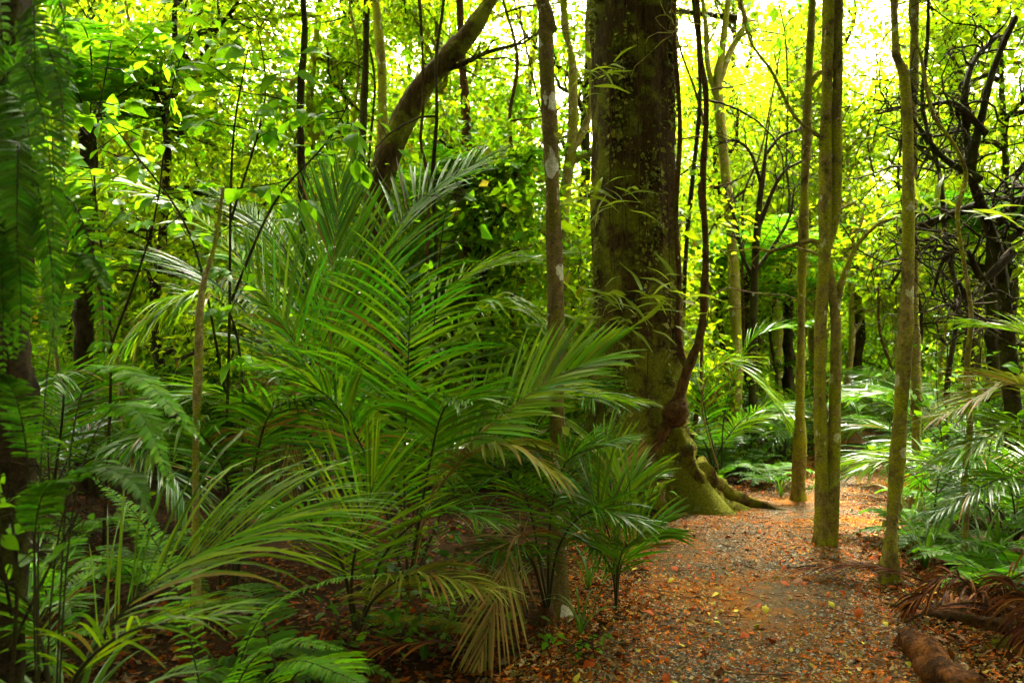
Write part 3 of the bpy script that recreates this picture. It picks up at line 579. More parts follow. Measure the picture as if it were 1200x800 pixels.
# contorted dark tree
def contorted():
    d = 8.2; base = G(1185, gd(1) * 0 + 612); base = np.array([P(1188, 612, d)[0], d, 0]); base[2] = gh(base[0], base[1])
    t_ = thing('contorted_tree', base, 'dark contorted tree with tangled leafless boughs above the undergrowth', 'tree')
    p, rad = traced([(1192, 620, 26), (1188, 500, 22), (1180, 380, 20), (1170, 300, 18), (1150, 240, 15), (1138, 200, 13), (1150, 140, 11), (1165, 80, 9), (1190, 20, 7)], d)
    v, f = tube(spline(p, 50) - base, np.interp(np.linspace(0, 8, 50), np.arange(9), rad * .8), 12, .2, 7, 2); obj('trunk', mesh('trunk', v, f, M['bark_dark']), t_)
    rng = np.random.default_rng(77); ls = [[(1150, 240, 16), (1120, 250, 13), (1095, 262, 11), (1078, 290, 8), (1060, 330, 5)], [(1135, 205, 15), (1150, 160, 12), (1140, 110, 10), (1160, 60, 9), (1200, 20, 7)], [(1170, 300, 16), (1130, 330, 12), (1110, 300, 9), (1085, 310, 6), (1070, 350, 4)],
          [(1160, 265, 14), (1190, 230, 12), (1215, 200, 10), (1240, 150, 8)], [(1140, 215, 12), (1105, 190, 9), (1080, 170, 7), (1040, 140, 5), (1005, 150, 3)], [(1165, 285, 11), (1190, 270, 9), (1215, 290, 7)], [(1150, 160, 11), (1120, 120, 8), (1095, 110, 6), (1070, 70, 4)], [(1130, 330, 10), (1140, 370, 8), (1120, 400, 5)]]
    for l in ls:
        q, qr = traced(l, d); q[:, 1] += np.cumsum(rng.normal(0, .18, len(q))); Q = spline(q, 22) - base; rs = np.interp(np.linspace(0, len(q) - 1, 22), np.arange(len(q)), qr * .75)
        v, f = tube(Q, rs, 8, .1, 6, 1); lo = obj('limb', mesh('limb', v, f, M['bark_dark']), t_)
        tw = []
        for i in range(17):
            k = int(rng.integers(4, 22)); pp, r_ = grow(Q[k], rng.normal(0, 1, 3) * [1, .8, .8] + [-.4, 0, .1], rng.uniform(.4, 1.2), max(.006, rs[k] * .5), rng, .5, .1, 9); tw.append(tube(pp, r_, 4, cap=False))
            for j in range(3):
                k2 = int(rng.integers(2, 9)); p3, r3 = grow(pp[k2], rng.normal(0, 1, 3), rng.uniform(.2, .6), .006, rng, .45, 0, 6); tw.append(tube(p3, r3, 3, cap=False))
        v, f = join(tw); obj('twigwork', mesh('twigwork', v, f, M['bark_dark']), lo)
contorted()

# ---------- the wood behind
TK = [make_tree_kind(11, 9.5, .11, 3.0, 2.5, 15, .078, 44, M['leaf'], M['bark_moss']),
      make_tree_kind(12, 8.0, .09, 2.2, 2.3, 15, .08, 44, M['leaf_yellow'], M['bark_pale']),
      make_tree_kind(13, 10.5, .13, 3.4, 2.7, 15, .075, 42, M['leaf_yellow'], M['bark_dark']),
      make_tree_kind(14, 7.0, .08, 1.6, 2.0, 15, .075, 44, M['leaf_yellow'], M['bark_dark'], wig=.4),
      make_tree_kind(15, 8.5, .10, 2.4, 2.4, 14, .09, 36, M['leaf'], M['bark_brown'])]
TK.append(make_tree_kind(16, 9.5, .12, 4.2, 3.0, 16, .10, 62, M['leaf_dark'], M['bark_dark'], spread=.36))
rng = np.random.default_rng(44)
WOOD = [('mossy trunked tree with mid green leaves in the wood behind', 'mossy trunked trees of the wood behind'), ('pale trunked tree with yellow green leaves in the wood behind', 'pale trunked trees of the wood behind'),
        ('tall dark trunked tree with glowing yellow green leaves in the wood behind', 'tall dark trunked trees of the wood behind'), ('low branching crooked tree with bright leaves in the wood behind', 'low crooked trees of the wood behind'), ('brown trunked tree with dark green leaves in the wood behind', 'brown trunked trees of the wood behind')]
placed = []
y = 11.0
while y < 44:
    half = .62 * y + 2; step = 3.3 + y * .05
    for x in np.arange(-half, half, step):
        xx, yy_ = x + rng.uniform(-1, 1), y + rng.uniform(-1, 1)
        if off_path(xx, yy_) < .7 and yy_ < 22: continue
        if yy_ < 16 and 600 + FPX * xx / yy_ > 770: continue
        if yy_ < 14.5 and 370 < 600 + FPX * xx / yy_ < 620: continue
        k = int(rng.choice(5, p=[.2, .3, .28, .14, .08])); placed.append((xx, yy_, k))
    y += 4.2 + y * .08
placed += [(-1.3, 15.2, 1), (-3.0, 16.8, 2), (.3, 17.2, 0), (-.7, 20.5, 1), (-2.2, 22, 2), (6.0, 19, 1), (8.9, 16.5, 2), (10.5, 22, 1), (7.3, 25, 0), (9.6, 13, 1), (12, 18, 2), (4.0, 16.8, 3), (5.4, 23.5, 2), (9.0, 29, 1), (12.5, 27, 2), (8.3, 14.5, 3), (6.0, 21.2, 2), (8.2, 23.5, 0), (11.4, 20.5, 1), (7.6, 28, 4), (7.7, 19.8, 1), (8.9, 22, 2), (9.3, 25.5, 1), (-7, 14.2, 1), (-9.3, 16.5, 1), (-5.6, 16, 2), (-8, 19.5, 1), (-11, 20, 2), (-4, 19, 1)]
def region(x, y):
    u = 600 + FPX * x / y; return 0 if u < 560 else 1 if u < 830 else 2
WHERE = ('behind the palm thicket', 'behind the great trunk', 'beyond the path bend')
for xx, yy_, k in placed:
    wr = WHERE[region(xx, yy_)]
    place_tree(TK[k], 'woodland_tree', (xx, yy_, gh(xx, yy_)), rng.uniform(0, 6.28), rng.uniform(.85, 1.25), WOOD[k][0].replace('in the wood behind', wr), WOOD[k][1].replace('of the wood behind', wr))
# trees added to shade palms and undergrowth (trunks unseen, beside and behind the view)
crng = np.random.default_rng(606)
for (xx, yy_) in ((-4.4, 3.4), (-2.6, -1.6), (-4.1, 5.6), (-9.0, 5.6), (6.0, -2.8), (5.4, 4.9), (5.6, 7.2), (-2.6, -1.0), (6.4, 4.2), (-8.5, 2.5), (-5.0, -1.5), (4.6, -.6)):
    place_tree(TK[5], 'canopy_tree', (xx, yy_, gh(xx, yy_)), crng.uniform(0, 6.28), 1.2 if yy_ < 1 else 1.36, 'tall dark crowned tree added to shade the palm thicket', 'dark crowned trees closing the canopy')
rng = np.random.default_rng(45)
SK = [make_tree_kind(31, 2.6, .03, .25, 1.1, 9, .07, 46, M['leaf_yellow'], M['bark_dark'], spread=.22), make_tree_kind(32, 3.4, .035, .4, 1.3, 9, .075, 46, M['leaf'], M['bark_dark'], spread=.24)]
for (yy_, nx) in ((12.5, 8), (15, 9), (18, 11), (22, 13), (27, 14), (33, 15), (40, 15)):
    for i in range(nx):
        xx = (-.6 + 1.2 * (i + rng.uniform(.1, .9)) / nx) * yy_; y2 = yy_ + rng.uniform(-1, 1); k = int(rng.integers(0, 2))
        if off_path(xx, y2) < 1.0 and y2 < 24: continue
        if y2 < 16.5 and 600 + FPX * xx / y2 > 770: continue
        wr = WHERE[region(xx, y2)]; place_tree(SK[k], 'shrub', (xx, y2, gh(xx, y2)), rng.uniform(0, 6.28), rng.uniform(.8, 1.15) * (1 + y2 * .012), ('low yellow green shrub between woodland trunks ', 'taller mid green shrub between woodland trunks ')[k] + wr, ('yellow green shrubs ', 'mid green shrubs ')[k] + wr, 'shrub')
# the wood goes on behind the photographer
for (xx, yy_) in ((-4, -5), (0, -6.5), (4.5, -5), (8.5, -3), (9, 1.5), (-8.5, -2), (-11, 2), (-3, -10), (3, -11), (9, -9), (-9, -8), (12, 4), (-12, 7), (0, -15), (7, -15), (-7, -15), (14, -4), (-14, -4)):
    place_tree(TK[5], 'canopy_tree', (xx, yy_, gh(xx, yy_)), rng.uniform(0, 6.28), 1.1, 'tall dark crowned tree added to shade the palm thicket', 'dark crowned trees closing the canopy')
    place_tree(SK[int(rng.integers(0, 2))], 'shrub', (xx + rng.uniform(-1, 1), yy_ - 1.5, 0), rng.uniform(0, 6.28), 1.2, 'shrub under the canopy trees around the clearing', 'shrubs under the canopy trees', 'shrub')
POLE = []
for i in range(4):
    rp = np.random.default_rng(500 + i); zz = np.linspace(-.2, 8, 12); q = np.stack([np.cumsum(rp.normal(0, .12, 12)), np.cumsum(rp.normal(0, .12, 12)), zz], -1); q[:, :2] -= q[0, :2]
    v, f = tube(spline(q, 40), np.linspace(.035, .012, 40), 7, .12, 5, i); tw = []
    for j in range(10):
        k = int(rp.integers(3, 11)); pp, r_ = grow(q[k], rp.normal(0, 1, 3) + [0, 0, .6], rp.uniform(.8, 2.0), .014, rp, .25, .3, 9); tw.append(tube(pp, r_, 4, cap=False))
    wv, wf = join([(v, f)] + tw); POLE.append(mesh('trunk', wv, wf, M[('bark_moss', 'bark_dark', 'bark_pale', 'bark_brown')[i]]))
PCOL = ('mossy', 'black', 'pale', 'brown')
for i in range(44):
    uu = rng.uniform(60, 660) if i % 2 else rng.uniform(790, 1190); dd_ = rng.uniform(10, 22); xx = (uu - 600) / FPX * dd_
    if off_path(xx, dd_) < .3: continue
    k = int(rng.choice([0, 1, 2, 3, 2])); wr = WHERE[region(xx, dd_)]; t_ = thing('pole_tree', (xx, dd_, gh(xx, dd_)), 'thin bare %s pole stem standing %s' % (PCOL[k], wr), 'tree', 'thin %s poles %s' % (PCOL[k], wr), rng.uniform(0, 6.28), rng.uniform(.8, 1.2)); obj('trunk', POLE[k], t_)
# far wood as one mass
rng = np.random.default_rng(50)
n = 60000; cl = np.stack([rng.uniform(-40, 42, 900), rng.uniform(42, 60, 900), np.abs(rng.normal(0, 5.5, 900))], -1); idx = rng.integers(0, 900, n)
pos = cl[idx] + rng.normal(0, .9, (n, 3)) * [1, 1, .7]; pos[:, 2] = np.abs(pos[:, 2])
v, f = scatter(*LEAF2, pos, rand_dirs(n, rng), nrm(rng.normal(0, .6, (n, 3)) + UP), .26 * rng.lognormal(0, .3, n))
o = obj('distant_forest', mesh('distant_forest', v, f, M['leaf_yellow'], False)); tag(o, 'far leafy forest closing the view behind the trunks', 'forest', kind='stuff')

# ------------------------------------------------------------------ palms
def palm(base, label, group=None, name='palm', cat='palm'):
    return thing(name, base, label, cat, group)
def fr(parent, base, pix, up, mat='palm', rib='midrib', **kw):
    """pix: [(u, v, d)...] base to tip"""
    pts = np.array([P(*a) for a in pix]); o = np.asarray(base, float)
    kw.setdefault('n', 46); kw.setdefault('W', .028); kw.setdefault('Lmax', .7)
    kw['n'] = int(kw['n'] * 1.22); kw['W'] *= .74
    return add_frond(parent, o, pts, up, M[mat], M[rib], **kw)
TOCAM = np.array([0, -1., 0])
b1 = G(395, 665)                                # tall palm behind: upright feather and dark side frond
p1 = palm(b1, 'large palm with a tall upright feather frond and dark side fronds', 'palms of the thicket')
d1 = b1[1]
fr(p1, b1, [(395, 640, d1), (388, 480, d1), (388, 350, d1 - .1), (398, 215, d1 + .2)], (.1, -1, .15), rib='midrib_tan', n=42, Lmax=1.0, W=.026, a0=48, a1=12, droop=.12, lift=.06, t0=.28, seed=1, tipL=.55)
fr(p1, b1, [(392, 640, d1), (376, 490, d1 - .3), (340, 392, d1 - .6), (285, 320, d1 - .9)], (.5, -.6, .7), n=36, Lmax=.78, W=.034, a0=62, a1=30, droop=.25, lift=.35, t0=.25, seed=2)
fr(p1, b1, [(390, 640, d1), (350, 420, d1 + .2), (250, 270, d1 + .3), (130, 215, d1 + .4), (45, 265, d1 + .5)], UP, 'palm_light', n=56, Lmax=.7, W=.035, droop=.7, lift=.1, t0=.2, seed=3)
fr(p1, b1, [(392, 640, d1), (345, 520, d1 - .3), (280, 465, d1 - .7), (190, 470, d1 - 1.1)], UP, n=40, Lmax=.6, W=.035, droop=.35, lift=.1, t0=.25, seed=4)
fr(p1, b1, [(396, 640, d1), (420, 430, d1 + .5), (470, 260, d1 + 1.0), (560, 190, d1 + 1.5)], (-.3, -.6, .7), n=46, Lmax=.85, W=.035, droop=.3, t0=.25, seed=5)
fr(p1, b1, [(392, 640, d1), (330, 430, d1 + .5), (250, 330, d1 + 1.0), (170, 300, d1 + 1.4)], UP, n=46, Lmax=.75, W=.035, droop=.5, t0=.25, seed=6)
fr(p1, b1, [(392, 640, d1), (375, 430, d1 + .6), (330, 290, d1 + 1.2), (260, 230, d1 + 1.7)], UP, n=46, Lmax=.8, W=.035, droop=.4, t0=.25, seed=61)
fr(p1, b1, [(396, 640, d1), (450, 450, d1 + .4), (540, 330, d1 + .8), (650, 300, d1 + 1.0)], UP, 'palm_light', n=46, Lmax=.7, W=.035, droop=.5, t0=.25, seed=62)
for i, (u0, v0, u1, v1) in enumerate(((322, 430, 308, 580), (300, 450, 292, 560), (345, 470, 338, 600))):
    fr(p1, b1, [(392, 640, d1), (360, 480, d1 - .1), (u0, v0, d1 - .25), ((u0 + u1) / 2, (v0 + v1) / 2, d1 - .3), (u1, v1, d1 - .3)], (0, -1, .1), 'palm_dead', 'midrib_tan', n=30, Lmax=.35, W=.012, a0=30, a1=12, droop=1.2, lift=0, t0=.4, seed=520 + i)
b2 = G(478, 705); d2 = b2[1]                    # palm facing the camera
p2 = palm(b2, 'broad palm with a frond fanned towards the path and silvery side fronds', 'palms of the thicket')
fr(p2, b2, [(478, 690, d2), (474, 580, d2), (476, 480, d2 - .05), (482, 338, d2 - .35)], (0, -1, .45), 'palm', n=38, Lmax=1.0, W=.027, a0=68, a1=42, droop=.65, lift=.12, t0=.3, seed=7, tipL=.5, dpow=1.3)
fr(p2, b2, [(480, 690, d2), (500, 520, d2 + .1), (535, 395, d2 + .2), (585, 360, d2 + .2), (655, 388, d2 + .1)], UP, 'palm_light', n=40, Lmax=.6, W=.026, a0=70, a1=35, droop=1.1, lift=.2, t0=.3, seed=8)
fr(p2, b2, [(480, 690, d2), (505, 580, d2 - .2), (548, 522, d2 - .4), (635, 452, d2 - .6), (700, 420, d2 - .7)], (-.3, -.75, .6), 'palm_light', 'midrib_tan', n=44, Lmax=.52, W=.03, a0=58, a1=16, droop=.28, lift=.18, t0=.32, seed=9, tipL=.6)
fr(p2, b2, [(480, 690, d2), (500, 600, d2 - .3), (545, 535, d2 - .6), (600, 522, d2 - .8), (655, 560, d2 - .9)], UP, 'palm_yellow', 'midrib_tan', n=34, Lmax=.42, W=.03, a0=62, a1=25, droop=.75, lift=.1, t0=.35, seed=10)
fr(p2, b2, [(476, 690, d2), (440, 560, d2 - .2), (390, 470, d2 - .4), (330, 440, d2 - .6)], UP, n=40, Lmax=.6, W=.03, droop=.6, t0=.3, seed=11)
fr(p2, b2, [(478, 690, d2), (500, 560, d2 - .5), (520, 480, d2 - .8), (550, 470, d2 - 1.1)], UP, n=34, Lmax=.5, W=.03, droop=.6, t0=.35, seed=12)
fr(p2, b2, [(480, 690, d2), (540, 560, d2 + .2), (630, 470, d2 + .3), (740, 470, d2 + .3)], UP, 'palm_light', n=44, Lmax=.55, W=.028, droop=.55, t0=.3, seed=13)
b3 = G(418, 760); d3 = b3[1]                    # low palm in front
p3 = palm(b3, 'low palm with stiff fan of narrow leaflets in front of the broad palm', 'palms of the thicket')
fr(p3, b3, [(418, 740, d3), (412, 680, d3 - .2), (422, 620, d3 - .35), (440, 560, d3 - .4)], (.15, -1, .3), 'palm_light', n=20, Lmax=.62, W=.018, roll=.15, a0=58, a1=12, droop=.14, lift=.04, t0=.36, seed=14, tipL=.5)
fr(p3, b3, [(420, 740, d3), (440, 700, d3 - .2), (490, 672, d3 - .4), (575, 690, d3 - .6)], UP, 'palm_yellow', n=32, Lmax=.4, W=.022, a0=60, a1=25, droop=.8, t0=.25, seed=15)
fr(p3, b3, [(420, 740, d3), (450, 650, d3 - .1), (510, 600, d3 - .2), (580, 610, d3 - .3)], UP, 'palm', n=32, Lmax=.4, W=.022, droop=.6, t0=.3, seed=151)
fr(p3, b3, [(416, 740, d3), (400, 660, d3 - .2), (360, 610, d3 - .4), (300, 600, d3 - .6)], UP, 'palm', n=32, Lmax=.42, W=.022, droop=.6, t0=.3, seed=152)
b4 = G(640, 728); d4 = b4[1]                    # palm clump by the lichen trunk, with a dead frond
p4 = palm(b4, 'small palm at the foot of the lichen blotched trunk with a dead brown frond', 'palms of the thicket')
fr(p4, b4, [(640, 715, d4), (622, 640, d4 - .25), (602, 632, d4 - .5), (585, 690, d4 - .75), (560, 780, d4 - .85)], (-.25, -1, .1), 'palm_dead', 'midrib_tan', n=24, Lmax=.50, W=.016, a0=34, a1=12, droop=.25, lift=.0, t0=.38, seed=16)
fr(p4, b4, [(642, 715, d4), (622, 600, d4), (600, 560, d4 - .2), (560, 565, d4 - .3)], UP, n=30, Lmax=.4, W=.02, droop=.6, t0=.3, seed=17)
fr(p4, b4, [(642, 715, d4), (645, 610, d4 - .1), (665, 540, d4 - .2), (720, 520, d4 - .3)], UP, n=34, Lmax=.45, W=.02, droop=.5, t0=.3, seed=18)
fr(p4, b4, [(642, 715, d4), (655, 640, d4 - .2), (690, 600, d4 - .4), (745, 610, d4 - .5)], UP, n=30, Lmax=.42, W=.02, droop=.7, t0=.3, seed=19)
fr(p4, b4, [(640, 715, d4), (625, 660, d4 - .2), (605, 640, d4 - .4), (570, 650, d4 - .6)], UP, n=26, Lmax=.36, W=.02, droop=.8, t0=.3, seed=191)
b5 = G(722, 728); d5 = b5[1]                    # seedling palm at the path edge
p5 = palm(b5, 'upright young palm with stiff leaflets at the path edge before the great tree', 'palms of the thicket')
for i, (tu, tv, dd_, mt) in enumerate(((700, 520, .3, 'palm_light'), (745, 560, .1, 'palm_light'), (770, 620, -.1, 'palm'), (680, 580, -.1, 'palm'), (735, 640, -.5, 'palm'), (690, 640, -.4, 'palm'), (715, 545, .5, 'palm_yellow'))):
    fr(p5, b5, [(722, 715, d5), (722 + (tu - 722) * .12, 715 + (tv - 715) * .55, d5 + dd_ * .3), (722 + (tu - 722) * .55, 715 + (tv - 715) * .92, d5 + dd_ * .7), (tu, tv, d5 + dd_)], (0, -.7, .7), mt, n=22, Lmax=.40, W=.02, a0=48, a1=18, droop=.35, t0=.34, seed=20 + i, rib_r=.008)
b6 = G(60, 930); b6[1] = gd(930); d6 = b6[1]     # near frond sweeping across the corner
b6 = np.array([P(70, 900, d6)[0], d6, 0]); b6[2] = gh(b6[0], b6[1])
p6 = palm(b6, 'young palm with long narrow arching leaflets sweeping over the dark fern corner', 'palms of the thicket')
fr(p6, b6, [(70, 860, d6), (105, 770, d6 - .05), (170, 690, d6), (240, 645, d6 + .1), (310, 615, d6 + .2)], (-.1, -.5, .85), 'palm_light', n=26, Lmax=.78, W=.017, roll=.15, fold=.3, a0=50, a1=10, droop=.75, lift=.2, t0=.3, seed=31, tipL=.7)
fr(p6, b6, [(70, 860, d6), (90, 790, d6 - .2), (150, 740, d6 - .4), (240, 725, d6 - .5)], UP, 'palm_light', n=18, Lmax=.45, W=.017, a0=40, a1=15, droop=.5, lift=.15, t0=.3, seed=32)
fr(p6, b6, [(65, 860, d6), (50, 760, d6), (20, 690, d6), (-60, 660, d6)], UP, 'palm', n=26, Lmax=.45, W=.016, droop=.6, t0=.3, seed=33)
# right-hand palm: yellow fronds entering from the side
b7 = np.array([P(1270, 640, 5.6)[0], 5.6, 0]); b7[2] = gh(b7[0], b7[1])
p7 = palm(b7, 'palm with straw green fronds arching over the undergrowth beside the crooked stem', 'palms of the thicket')
fr(p7, b7, [(1270, 650, 5.6), (1250, 500, 5.5), (1190, 450, 5.4), (1100, 490, 5.2)], UP, 'palm_yellow', 'midrib_tan', n=40, Lmax=.5, W=.022, a0=50, a1=18, droop=.45, t0=.3, seed=41)
fr(p7, b7, [(1270, 650, 5.6), (1240, 540, 5.4), (1190, 500, 5.2), (1110, 540, 5.0)], UP, 'palm_light', n=40, Lmax=.5, W=.022, a0=55, a1=18, droop=.5, t0=.3, seed=42)
fr(p7, b7, [(1275, 650, 5.6), (1260, 460, 5.7), (1220, 400, 5.8), (1140, 380, 5.9)], UP, 'palm_light', n=40, Lmax=.5, W=.022, droop=.5, t0=.3, seed=43)
fr(p7, b7, [(1275, 650, 5.6), (1240, 590, 5.2), (1180, 560, 4.9), (1100, 600, 4.7)], UP, 'palm', n=36, Lmax=.45, W=.022, droop=.7, t0=.3, seed=44)
b9 = G(848, 572); d9 = b9[1]
p9 = palm(b9, 'palm behind the great tree roots with one pale frond arching to the path', 'palms of the thicket')
fr(p9, b9, [(846, 565, d9), (822, 470, d9 - .2), (848, 425, d9 - .4), (895, 455, d9 - .6), (930, 515, d9 - .7)], UP, 'palm_light', 'midrib_tan', n=44, Lmax=.62, W=.024, a0=50, a1=20, droop=.5, t0=.35, seed=71)
fr(p9, b9, [(846, 565, d9), (850, 480, d9), (880, 400, d9), (940, 380, d9)], UP, 'palm', n=40, Lmax=.6, W=.026, droop=.5, t0=.3, seed=72)
fr(p9, b9, [(846, 565, d9), (830, 500, d9), (815, 450, d9), (770, 430, d9 + .5)], UP, 'palm', n=40, Lmax=.6, W=.026, droop=.5, t0=.3, seed=73)
# frond hanging beside the sapling pole
b8 = G(270, 705); d8 = b8[1]
p8 = palm(b8, 'palm with a comb of hanging leaflets behind the thin sapling pole', 'palms of the thicket')
fr(p8, b8, [(275, 700, d8), (285, 480, d8), (268, 365, d8 - .1), (215, 350, d8 - .2), (140, 410, d8 - .3)], UP, 'palm_light', n=40, Lmax=.5, W=.032, a0=75, a1=40, droop=1.3, t0=.45, seed=51)
fr(p8, b8, [(275, 700, d8), (265, 560, d8 - .2), (220, 500, d8 - .5), (150, 520, d8 - .8)], UP, 'palm', n=36, Lmax=.5, W=.03, droop=.8, t0=.3, seed=52)
fr(p8, b8, [(275, 700, d8), (300, 540, d8), (320, 480, d8 - .2), (360, 470, d8 - .4)], UP, 'palm', n=36, Lmax=.5, W=.03, droop=.8, t0=.3, seed=53)

for pp_, bb_, (u_, v_, d_) in ((p1, b1, (393, 636, d1)), (p2, b2, (479, 686, d2)), (p3, b3, (418, 736, d3)), (p4, b4, (641, 711, d4)), (p6, b6, (69, 856, d6)), (p7, b7, (1272, 646, 5.6)), (p8, b8, (275, 697, d8)), (p9, b9, (846, 562, d9))):
    tp = P(u_, v_, d_) - bb_; v1, f1 = tube(spline([[0, 0, -.06], tp * .5, tp], 9), np.linspace(.055, .03, 9), 9, .2, 20, 3); obj('stem', mesh('stem', v1, f1, M['bark_brown']), pp_)
# loose palms of the thicket and beyond: shared fronds
PF = []
for i in range(4):
    V_, F_, v_, f_ = frond_local(1.9, 72 - 8 * i, -25 - 12 * i, n=46, Lmax=.66, W=.020, droop=.55, lift=.15, t0=.2, seed=70 + i, rib_r=.012); PF.append((mesh('frond', V_, F_, M[('palm', 'palm_light', 'palm', 'palm')[i]]), mesh('midrib', v_, f_, M['midrib'])))
rng = np.random.default_rng(9)
def loose_palm(x, y, sc, nf, label, group):
    t_ = thing('palm', (x, y, gh(x, y)), label, 'palm', group, rng.uniform(0, 6.28), sc)
    for i in range(nf):
        a = i * 2.4 + rng.uniform(-.3, .3); me, rb = PF[int(rng.integers(0, 4))]; o = obj('frond', me, t_, (0, 0, .1), a, rng.uniform(.8, 1.15)); obj('midrib', rb, o)
for u, v, sc in ((600, 585, 1.1), (60, 610, 1.2), (250, 552, 1.3), (450, 560, 1.2), (640, 560, 1.1), (150, 565, 1.3), (560, 545, 1.2), (350, 550, 1.3)):
    g = G(u, v); loose_palm(g[0], g[1], sc, 8, 'bushy trunkless palm among the dim growth behind the tall feather frond', 'bushy palms behind the thicket')
for u, v, sc in ((835, 560, .9), (900, 530, 1.1), (920, 545, .9), (1010, 508, 1.0), (1100, 560, 1.1), (1170, 590, 1.0), (1150, 540, 1.2), (1060, 530, 1.2), (1190, 650, .9), (860, 515, 1.3), (1120, 525, 1.2)):
    g = G(u, v); loose_palm(g[0], g[1], sc, 7, 'trunkless palm growing among the slim trunks beyond the path', 'palms among the slim trunks')

# ------------------------------------------------------------------ tree ferns and ferns
V_, F_, v_, f_ = frond_local(1.7, 35, -30, n=30, Lmax=.36, W=.085, a0=80, a1=60, droop=.25, lift=.05, t0=.12, seg=9, serr=.45, seed=90, tipL=.1, baseL=.5, rib_r=.012); TF = (mesh('frond', V_, F_, M['fern_bright']), mesh('midrib', v_, f_, M['midrib']))
def tree_fern(u, v, h, sc, label, group=None, bark='bark_dark'):
    g = G(u, v); t_ = thing('tree_fern', g, label, 'tree fern', group, rng.uniform(0, 6))
    p = np.array([[0, 0, -.1], [.03, .0, h * .5], [0, .04, h]]); v1, f1 = tube(spline(p, 30), np.linspace(.11, .085, 30), 12, .25, 12, 6); obj('trunk', mesh('trunk', v1, f1, M[bark]), t_)
    for i in range(15):
        o = obj('frond', TF[0], t_, (0, .04, h), i * 2.399, sc * rng.uniform(.85, 1.1)); o.rotation_euler[1] = rng.uniform(-.35, .2); obj('midrib', TF[1], o)
tree_fern(876, 530, 3.0, 1.15, 'tree fern with black trunk and flat umbrella of fronds beyond the path')
tree_fern(925, 520, 2.7, 1.0, 'smaller tree fern with arching fronds behind the slim straight trunk')
tree_fern(1165, 545, 3.4, 1.2, 'tree fern standing behind the contorted dark boughs')
tree_fern(100, 585, 4.2, 1.2, 'tree fern rising through the dim bushes behind the ferny black trunk')
tree_fern(478, 512, 5.2, 1.1, 'tall tree fern with fronds high beside the leaning trunk')
tree_fern(560, 545, 4.0, 1.1, 'tree fern half hidden behind the broad palm')
FK = []
for i, (mt, L) in enumerate((('fern', .75), ('fern_bright', .65), ('fern', .55))):
    V_, F_, v_, f_ = frond_local(L, 62 - 14 * i, -35, n=26, Lmax=.15, W=.032, a0=82, a1=62, droop=.3, lift=.05, t0=.14, seg=7, serr=.6, seed=95 + i, tipL=.12, baseL=.6, rib_r=.005); FK.append((mesh('frond', V_, F_, M[mt]), mesh('midrib', v_, f_, M['midrib'])))
def fern(x, y, sc, nf, label, group, k=None):
    t_ = thing('fern', (x, y, gh(x, y)), label, 'fern', group, rng.uniform(0, 6.28), sc)
    for i in range(nf):
        me, rb = FK[k if k is not None else int(rng.integers(0, 3))]; o = obj('frond', me, t_, (0, 0, .02), i * 6.283 / nf + rng.uniform(-.3, .3), rng.uniform(.75, 1.2)); obj('midrib', rb, o)
for u, v in ((330, 830), (160, 700), (60, 720), (180, 660), (90, 650), (20, 790)):
    g = G(u, v); fern(g[0], g[1], rng.uniform(.8, 1.15), 7, 'soft green fern on the dark ground among the low palms', 'ferns among the low palms')
for u, v in ((880, 560), (850, 555), (905, 568), (830, 575), (1085, 640), (1110, 610), (1150, 660), (1180, 620), (1030, 530), (690, 560), (1190, 680), (820, 545), (1165, 700)):
    g = G(u, v); fern(g[0], g[1], rng.uniform(.8, 1.2), 7, 'fern growing along the path border near the slim trunks', 'ferns along the path border')
# near fern fronds against the dark
def fern_spray(base, fronds, label, mat='fern_bright', **kw):
    t_ = thing('fern', base, label, 'fern')
    for i, (pts, L, W) in enumerate(fronds):
        add_frond(t_, np.asarray(base), np.array([P(*a) for a in pts]), kw.get('up', UP), M[mat], M['midrib'], .004, 18, n=58, Lmax=L * .8, W=W * .5, a0=82, a1=60, droop=kw.get('droop', .35), lift=.04, t0=kw.get('t0', .1), seg=7, serr=.6, seed=200 + i, tipL=.1, baseL=.6)
    return t_
g = np.array([P(95, 760, 2.6)[0], 2.6, 0]); g[2] = gh(g[0], g[1])
fern_spray(g, [([(60, 1000, 2.6), (75, 620, 2.6), (100, 450, 2.6), (160, 440, 2.5), (240, 520, 2.4)], .10, .030), ([(62, 1000, 2.6), (80, 640, 2.6), (115, 500, 2.6), (160, 480, 2.5), (205, 575, 2.45)], .10, .030)], 'tall near fern with bright arching fronds beside the black trunk', mat='fern_bright', t0=.55)
fern_spray(g + [-.06, .12, 0], [([(50, 1000, 2.75), (45, 640, 2.7), (60, 400, 2.7), (95, 300, 2.65), (128, 340, 2.6)], .10, .030), ([(50, 1000, 2.7), (40, 640, 2.6), (20, 470, 2.5), (-20, 430, 2.4)], .10, .030), ([(52, 1000, 2.7), (60, 700, 2.7), (90, 560, 2.6), (150, 560, 2.5), (185, 620, 2.5)], .10, .030), ([(50, 1000, 2.7), (40, 700, 2.5), (50, 580, 2.4), (95, 560, 2.3)], .09, .028)], 'dim green fern crowding the foot of the black trunk', mat='fern', t0=.5)
g = np.array([P(250, 860, 3.3)[0], 3.3, 0]); g[2] = gh(g[0], g[1])
fern_spray(g, [([(250, 880, 3.3), (300, 730, 3.3), (370, 685, 3.2), (455, 672, 3.1)], .11, .022), ([(250, 880, 3.3), (290, 780, 3.1), (340, 752, 3.0), (400, 760, 2.9)], .13, .024), ([(250, 880, 3.3), (210, 700, 3.4), (165, 610, 3.5), (110, 560, 3.6)], .13, .024), ([(250, 880, 3.3), (330, 780, 3.3), (400, 790, 3.2), (470, 830, 3.1)], .12, .024)], 'bright green fern spreading flat fronds under the arching palm leaflets')
